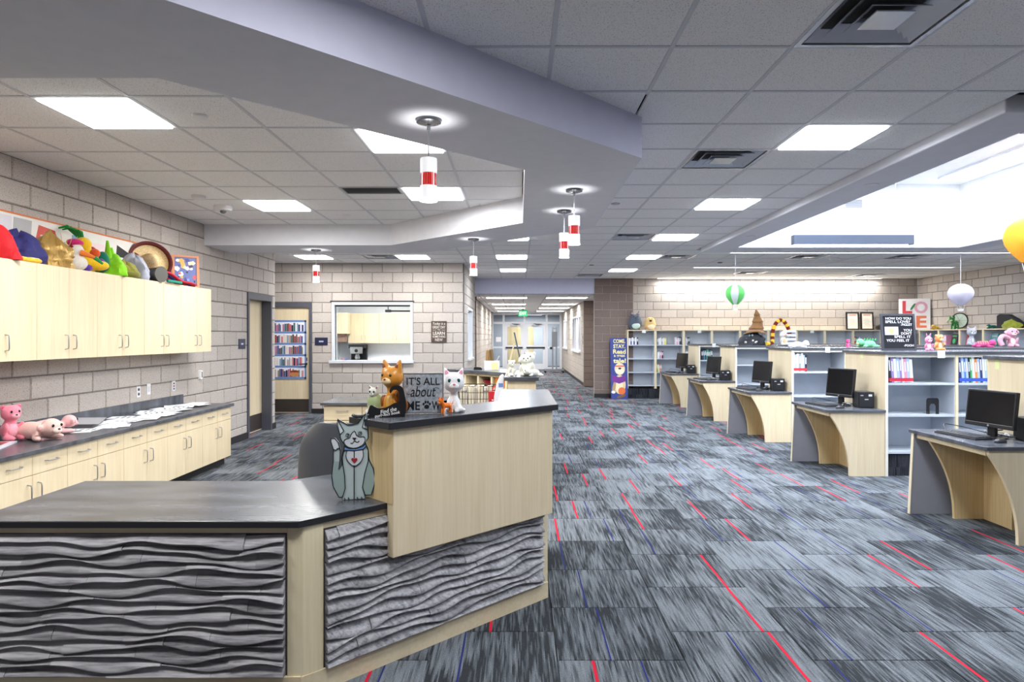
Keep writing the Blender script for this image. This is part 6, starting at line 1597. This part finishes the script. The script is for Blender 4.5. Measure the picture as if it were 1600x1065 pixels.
part('bottom', MB().box(-.11,.11,-.09,.09,0,.01), plain(206,206,220,.5), t)
critter('white_plush', 'small white plush lying on the pier end of the middle stack', 'plush toy', (4.2,9.86,ZT), rad(80), .22, (240,240,240), (246,244,240), 'lie', 'flop', (236,230,226))
critter('magenta_plush', 'small magenta plush on the middle stack', 'plush toy', (4.97,9.95,ZT), rad(10), .13, (214,70,130), (226,120,160), 'sit', 'round', (190,50,110))
t = critter('green_dinosaur', 'green plush dinosaur lying on the middle stack', 'plush toy', (5.26,9.95,ZT), rad(-80), .27, (120,206,150), (206,226,150), 'lie', 'none', None, stripes=None, nose=(60,140,90))
for k in range(5): part('back_spike', MB().cone((0,-.04+.045*k,.105),(0,-.03+.045*k,.14),.016,.003,8), plushm(40,150,80), t, 60)
# letter board
t = thing('letter_board', 'black framed letter board quoting how to spell love', 'sign', (4.545,7.86,ZT), rad(2), None, tilt=(rad(-6),0,rad(2)))
part('felt', MB().box(-.185,.185,.004,.012,.02,.415), plain(34,36,44,.9), t)
for q in range(24): pass
b = MB(); ring(b, -.21,.21,-.22,.22,-.185,.185,-.195,.195,-.014,.006); bb2 = MB(); bb2.add(b.v,b.f,0,FACE(0,0,.22)); part('frame', bb2, plain(60,62,70,.5), t)
for k in range(22): part('groove', MB().box(-.184,.184,.0025,.004,.03+k*.0175,.034+k*.0175), plain(26,28,34,.9), t)
b = MB(); M = FACE(0,.0022,0)
for s_, x, y, h, w_ in [('HOW DO YOU',.01,.385,.03,.31),('SPELL LOVE?',.0,.345,.03,.3),('-PIGLET',.105,.31,.026,.14),('YOU',.115,.243,.03,.1),("DON'T",.1,.205,.03,.13),('SPELL IT',.05,.165,.03,.2),('YOU FEEL IT',-.01,.12,.03,.28),('-POOH',.12,.06,.026,.12)]: b.text(s_, M @ Matrix.Translation((x,y,0)), h, w_, 0, .002)
part('letters', b, WHITE, t)
part('pinned_card', MB().box(-.165,.0,-.003,.0,.185,.285), plain(206,200,224,.6), t); b = MB(); ellf(b, -.085,.235,.03,.036, FACE(0,-.003,0)); part('printed_card_shape', b, plain(214,206,120,.6), t)
critter('pink_toy', 'small pink long-eared plush in front of the letter board', 'plush toy', (4.74,7.62,ZT), rad(-5), .175, (236,140,180), (248,206,222), 'sit', 'long', (220,90,150), tail=False)
critter('orange_toy', 'small orange and cream plush right of the letter board', 'plush toy', (4.92,7.72,ZT), rad(15), .2, (226,150,90), (246,222,180), 'sit', 'round', (240,200,170), nose=(150,50,60))
critter('tiger_plush', 'grey and white striped cat plush on the stack second from the back', 'plush toy', (8.42,12.25,ZT), rad(-10), .31, (196,200,210), (240,240,244), 'tall', 'cat', (220,200,206), stripes=(96,100,112), eye=(120,110,30), headk=1.1)
t = critter('butterfly_plush', 'pink and orange caterpillar plush lying on the middle stack', 'plush toy', (7.02,9.92,ZT), rad(75), .24, (196,70,130), (240,190,90), 'lie', 'none', stripes=(230,190,70))
critter('monkey_plush', 'large dusty pink monkey plush on the middle stack', 'plush toy', (7.47,9.98,ZT), rad(-6), .30, (206,150,168), (240,208,206), 'sit', 'side', (236,196,200), headk=1.12)
part('arm', MB().tube(smooth_pts([(-.08,-.06,.14),(-.17,-.08,.17),(-.22,-.1,.11),(-.2,-.12,.03)],5),.034,10), plushm(206,150,168), bpy.data.objects[[o.name for o in bpy.data.objects if o.name.startswith('monkey_plush')][0]], 60)
# ---- on the tall cases
ZK = ZB+.022; YK = YBC+.15
critter('grey_cat_plush', 'round dark grey cat plush on the bookcase by the brown pier', 'plush toy', (2.93,YK,ZK), 0, .40, (88,96,110), (204,224,214), 'squish', 'cat', (190,150,160), tail=False, headk=1.25, muzzle=False)
critter('pug_plush', 'round tan pug plush beside the grey cat plush', 'plush toy', (3.31,YK-.01,ZK), 0, .33, (226,190,130), (244,226,190), 'squish', 'flop', (60,50,48), tail=False, headk=1.25, muzzle=(70,58,54))
def picframe(name, label, loc, rot, w_, h, fw, cf, ci, tilt=-.06):
    t = thing(name, label, 'picture', loc, rot, None, tilt=(tilt,0,rot)); b = MB(); ring(b, -w_/2,w_/2,0,h,-w_/2+fw,w_/2-fw,fw,h-fw,-.02,.004); bb = MB(); bb.add(b.v,b.f,0,FACE(0,0,0)); part('frame', bb, plain(*cf,.4), t)
    part('mount', MB().box(-w_/2+fw,w_/2-fw,.002,.012,fw,h-fw), plain(*ci,.6), t); return t
for k, x in enumerate((8.52,8.89)):
    t = picframe('framed_certificate', ['black framed certificate, farther from the LOVE canvas','black framed certificate, next to the LOVE canvas'][k], (x,YB-.06,ZK), 0, .33, .46, .035, (36,32,34), (240,234,224))
    b = MB(); M = FACE(0,.002,0)
    for q in range(6): b.box(-.09+.02*(q%2),.09-.02*(q%3),.1+q*.035,.108+q*.035,0,.0008,0,M)
    part('printed_lines', b, plain(176,170,164,.6), t); b = MB(); b.box(-.09,.09,.37,.39,0,.0008,0,M); part('printed_heading', b, plain(214,120,90,.6), t)
t = thing('love_canvas', 'white canvas with big coloured letters spelling LOVE in the corner', 'picture', (9.83,16.36,ZK), 0, None, tilt=(rad(-5),0,rad(-30)))
part('canvas', MB().box(-.34,.34,0,.03,0,.78), plain(238,238,242,.7), t); M = FACE(0,-.0003,0)
for s_, x, y, h, w_, c in [('L',-.15,.57,.32,.21,(206,70,80)),('O',.14,.56,.3,.29,(226,170,190)),('V',-.13,.2,.3,.29,(176,170,216)),('E',.15,.2,.3,.22,(232,130,90))]:
    b = MB(); b.text(s_, M @ Matrix.Translation((x,y,0)), h, w_, 0, .003); part('painted_letter', b, plain(*c,.6), t)
b = MB(); ellf(b, -.03,.58,.1,.025, M, 0, .004, rot=1.0); part('painted_leaf', b, plain(50,130,80,.6), t)
XK = XR-.2
critter('yellow_plush', 'yellow and pink plush lying under the LOVE canvas', 'plush toy', (XK-.03,15.75,ZK), rad(-60), .24, (240,206,90), (236,140,170), 'lie', 'none')
t = critter('dragon_toy', 'green toy dragon with a large round pale wing', 'toy', (XK,15.1,ZK), rad(-60), .3, (50,140,70), (226,222,190), 'stand', 'cat', (60,90,50), headk=.9)
part('wing', MB().lathe([(0,0),(.17,0),(.17,.012),(0,.012)],28,M=Matrix.Translation((.06,.1,.2)) @ Matrix.Rotation(PI/2,4,'X')), plain(206,220,206,.6), t, 40)
part('wing_rim', MB().lathe([(.16,-.006),(.182,-.006),(.182,.018),(.16,.018),(.16,-.006)],28,caps=False,M=Matrix.Translation((.06,.1,.2)) @ Matrix.Rotation(PI/2,4,'X')), plain(36,44,44,.6), t, 40)
for k in range(6): part('wing_rib', MB().tube([(.06,.092,.2),(.06+.17*math.cos(k*PI/3),.092,.2+.17*math.sin(k*PI/3))],.005,5), plain(60,110,60,.6), t)
for k in range(5): part('leaf_frill', MB().ell((-.12+.03*k,-.05,.2+.05*(k%2)),(.03,.02,.06),(0,.6-.3*k,0),8,6), plushm(196,206,170), t, 60)
critter('turtle_plush', 'dark green plush turtle on the far side bookcase', 'plush toy', (XK,13.9,ZK), rad(-80), .2, (30,110,100), (226,206,110), 'lie', 'none')
t = thing('black_cape', 'black folded cape standing on the far side bookcase', 'costume', (XK,13.3,ZK), -PI/2)
part('cloth', MB().prism([(-.42,0),(-.42,.27),(-.34,.3),(-.1,.29),(.1,.2),(.3,.08),(.42,.0)],-.05,.05,'y'), plain(38,38,42,.8), t, bevel=.02)
fold('leaf_costume', 'yellow green leafy cloth in front of the black cape', 'cloth', (XK-.12,13.2,ZK), 0, (.14,.44,.17), (150,160,50), 12, plushm(150,158,52), None, 7)
critter('brown_toy', 'brown and orange toy figure at the picture edge', 'toy', (XK-.05,12.75,ZK), rad(-70), .3, (150,84,40), (226,160,60), 'sit', 'round', (200,130,60))
fold('black_bag', 'black bag behind the letter board on the back bookcase', 'bag', (9.3,YK+.02,ZK), 0, (.5,.25,.2), (40,40,44), 13)
single('red_ball', MB().ell((9.46,YK-.05,ZK+.05+.0),(.06,.05,.05)), plain(170,50,60,.4), 'small red ball beside the black bag', 'ball', (9.46,YK-.05,ZK), smooth=60)
# ---- shelf labels
def note(label, x, y, z, w_, h, c, facing='y'):
    b = MB(); b.box(x-w_/2,x+w_/2,y-.002,y-.0005,z,z+h) if facing == 'y' else b.box(x-.002,x-.0005,y-w_/2,y+w_/2,z,z+h)
    single('paper_label', b, plain(*c,.7), label, 'label', (x,y,z), 'paper labels stuck on the book stacks')
yl = (226,230,170); wl_ = (236,240,240)
note('pale green label over the second bay of the second stack', 4.69,7.309,1.318,.085,.085,(216,236,222))
note('white label over the first bay of the middle stack', 4.53,9.659,1.32,.07,.085,(226,238,246))
note('white label over the rearmost stack', 4.26,14.379,1.32,.08,.08,wl_)
note('yellow label on the end of the second stack', 4.08,7.83,1.3,.06,.085,yl,'x')
note('yellow label on the end of the middle stack', 4.01,9.90,1.29,.06,.1,yl,'x')
note('yellow label on the end of the rearmost stack but one', 3.963,12.5,1.3,.06,.08,yl,'x')
note('yellow label on the end of the nearest stack', 4.13,5.68,1.275,.055,.085,yl,'x')
for x, l in [(3.13,'first'),(4.52,'third'),(7.34,'seventh')]: note('white label on the %s bookcase of the back wall' % l, x,YBC-.012,ZB-.055,.09,.075,wl_)
# ---- corridor: rolling lectern stand, switch plate
t = thing('rolling_stand', 'tall silver rolling stand by the glazed corridor doors', 'stand', (1.5,28.2,0))
for x in (-.06,.1): part('post', MB().box(x-.03,x+.03,-.03,.03,.12,1.95), ALU_D, t)
part('crossbar', MB().box(-.06,.1,-.02,.02,1.86,1.92), ALU_D, t); part('bracket', MB().box(-.1,.14,-.06,-.03,1.1,1.75), plain(130,134,142,.4), t); part('tray', MB().box(-.18,-.08,-.1,.05,1.0,1.1), BLACK, t)
for q in (-1,1):
    f = part('foot', MB().box(-.42,.42,q*.22-.04,q*.22+.04,.09,.15), ALU_D, t)
    for x in (-.38,.38): part('caster', MB().lathe([(0,-.02),(.045,-.02),(.045,.02),(0,.02)],14,M=Matrix.Translation((x,q*.22,.045)) @ Matrix.Rotation(PI/2,4,'X')), BLACK, f, 40)
part('spreader', MB().box(-.05,.1,-.2,.2,.1,.14), ALU_D, t)
t = thing('light_switch', 'dark pair of switches on the corridor wall past the pier', 'switch', (XC,20.9,1.42), -PI/2); 
for z in (-.12,.04): part('plate', MB().box(-.04,.04,-.008,0,z,z+.12), plain(84,78,78,.5), t)
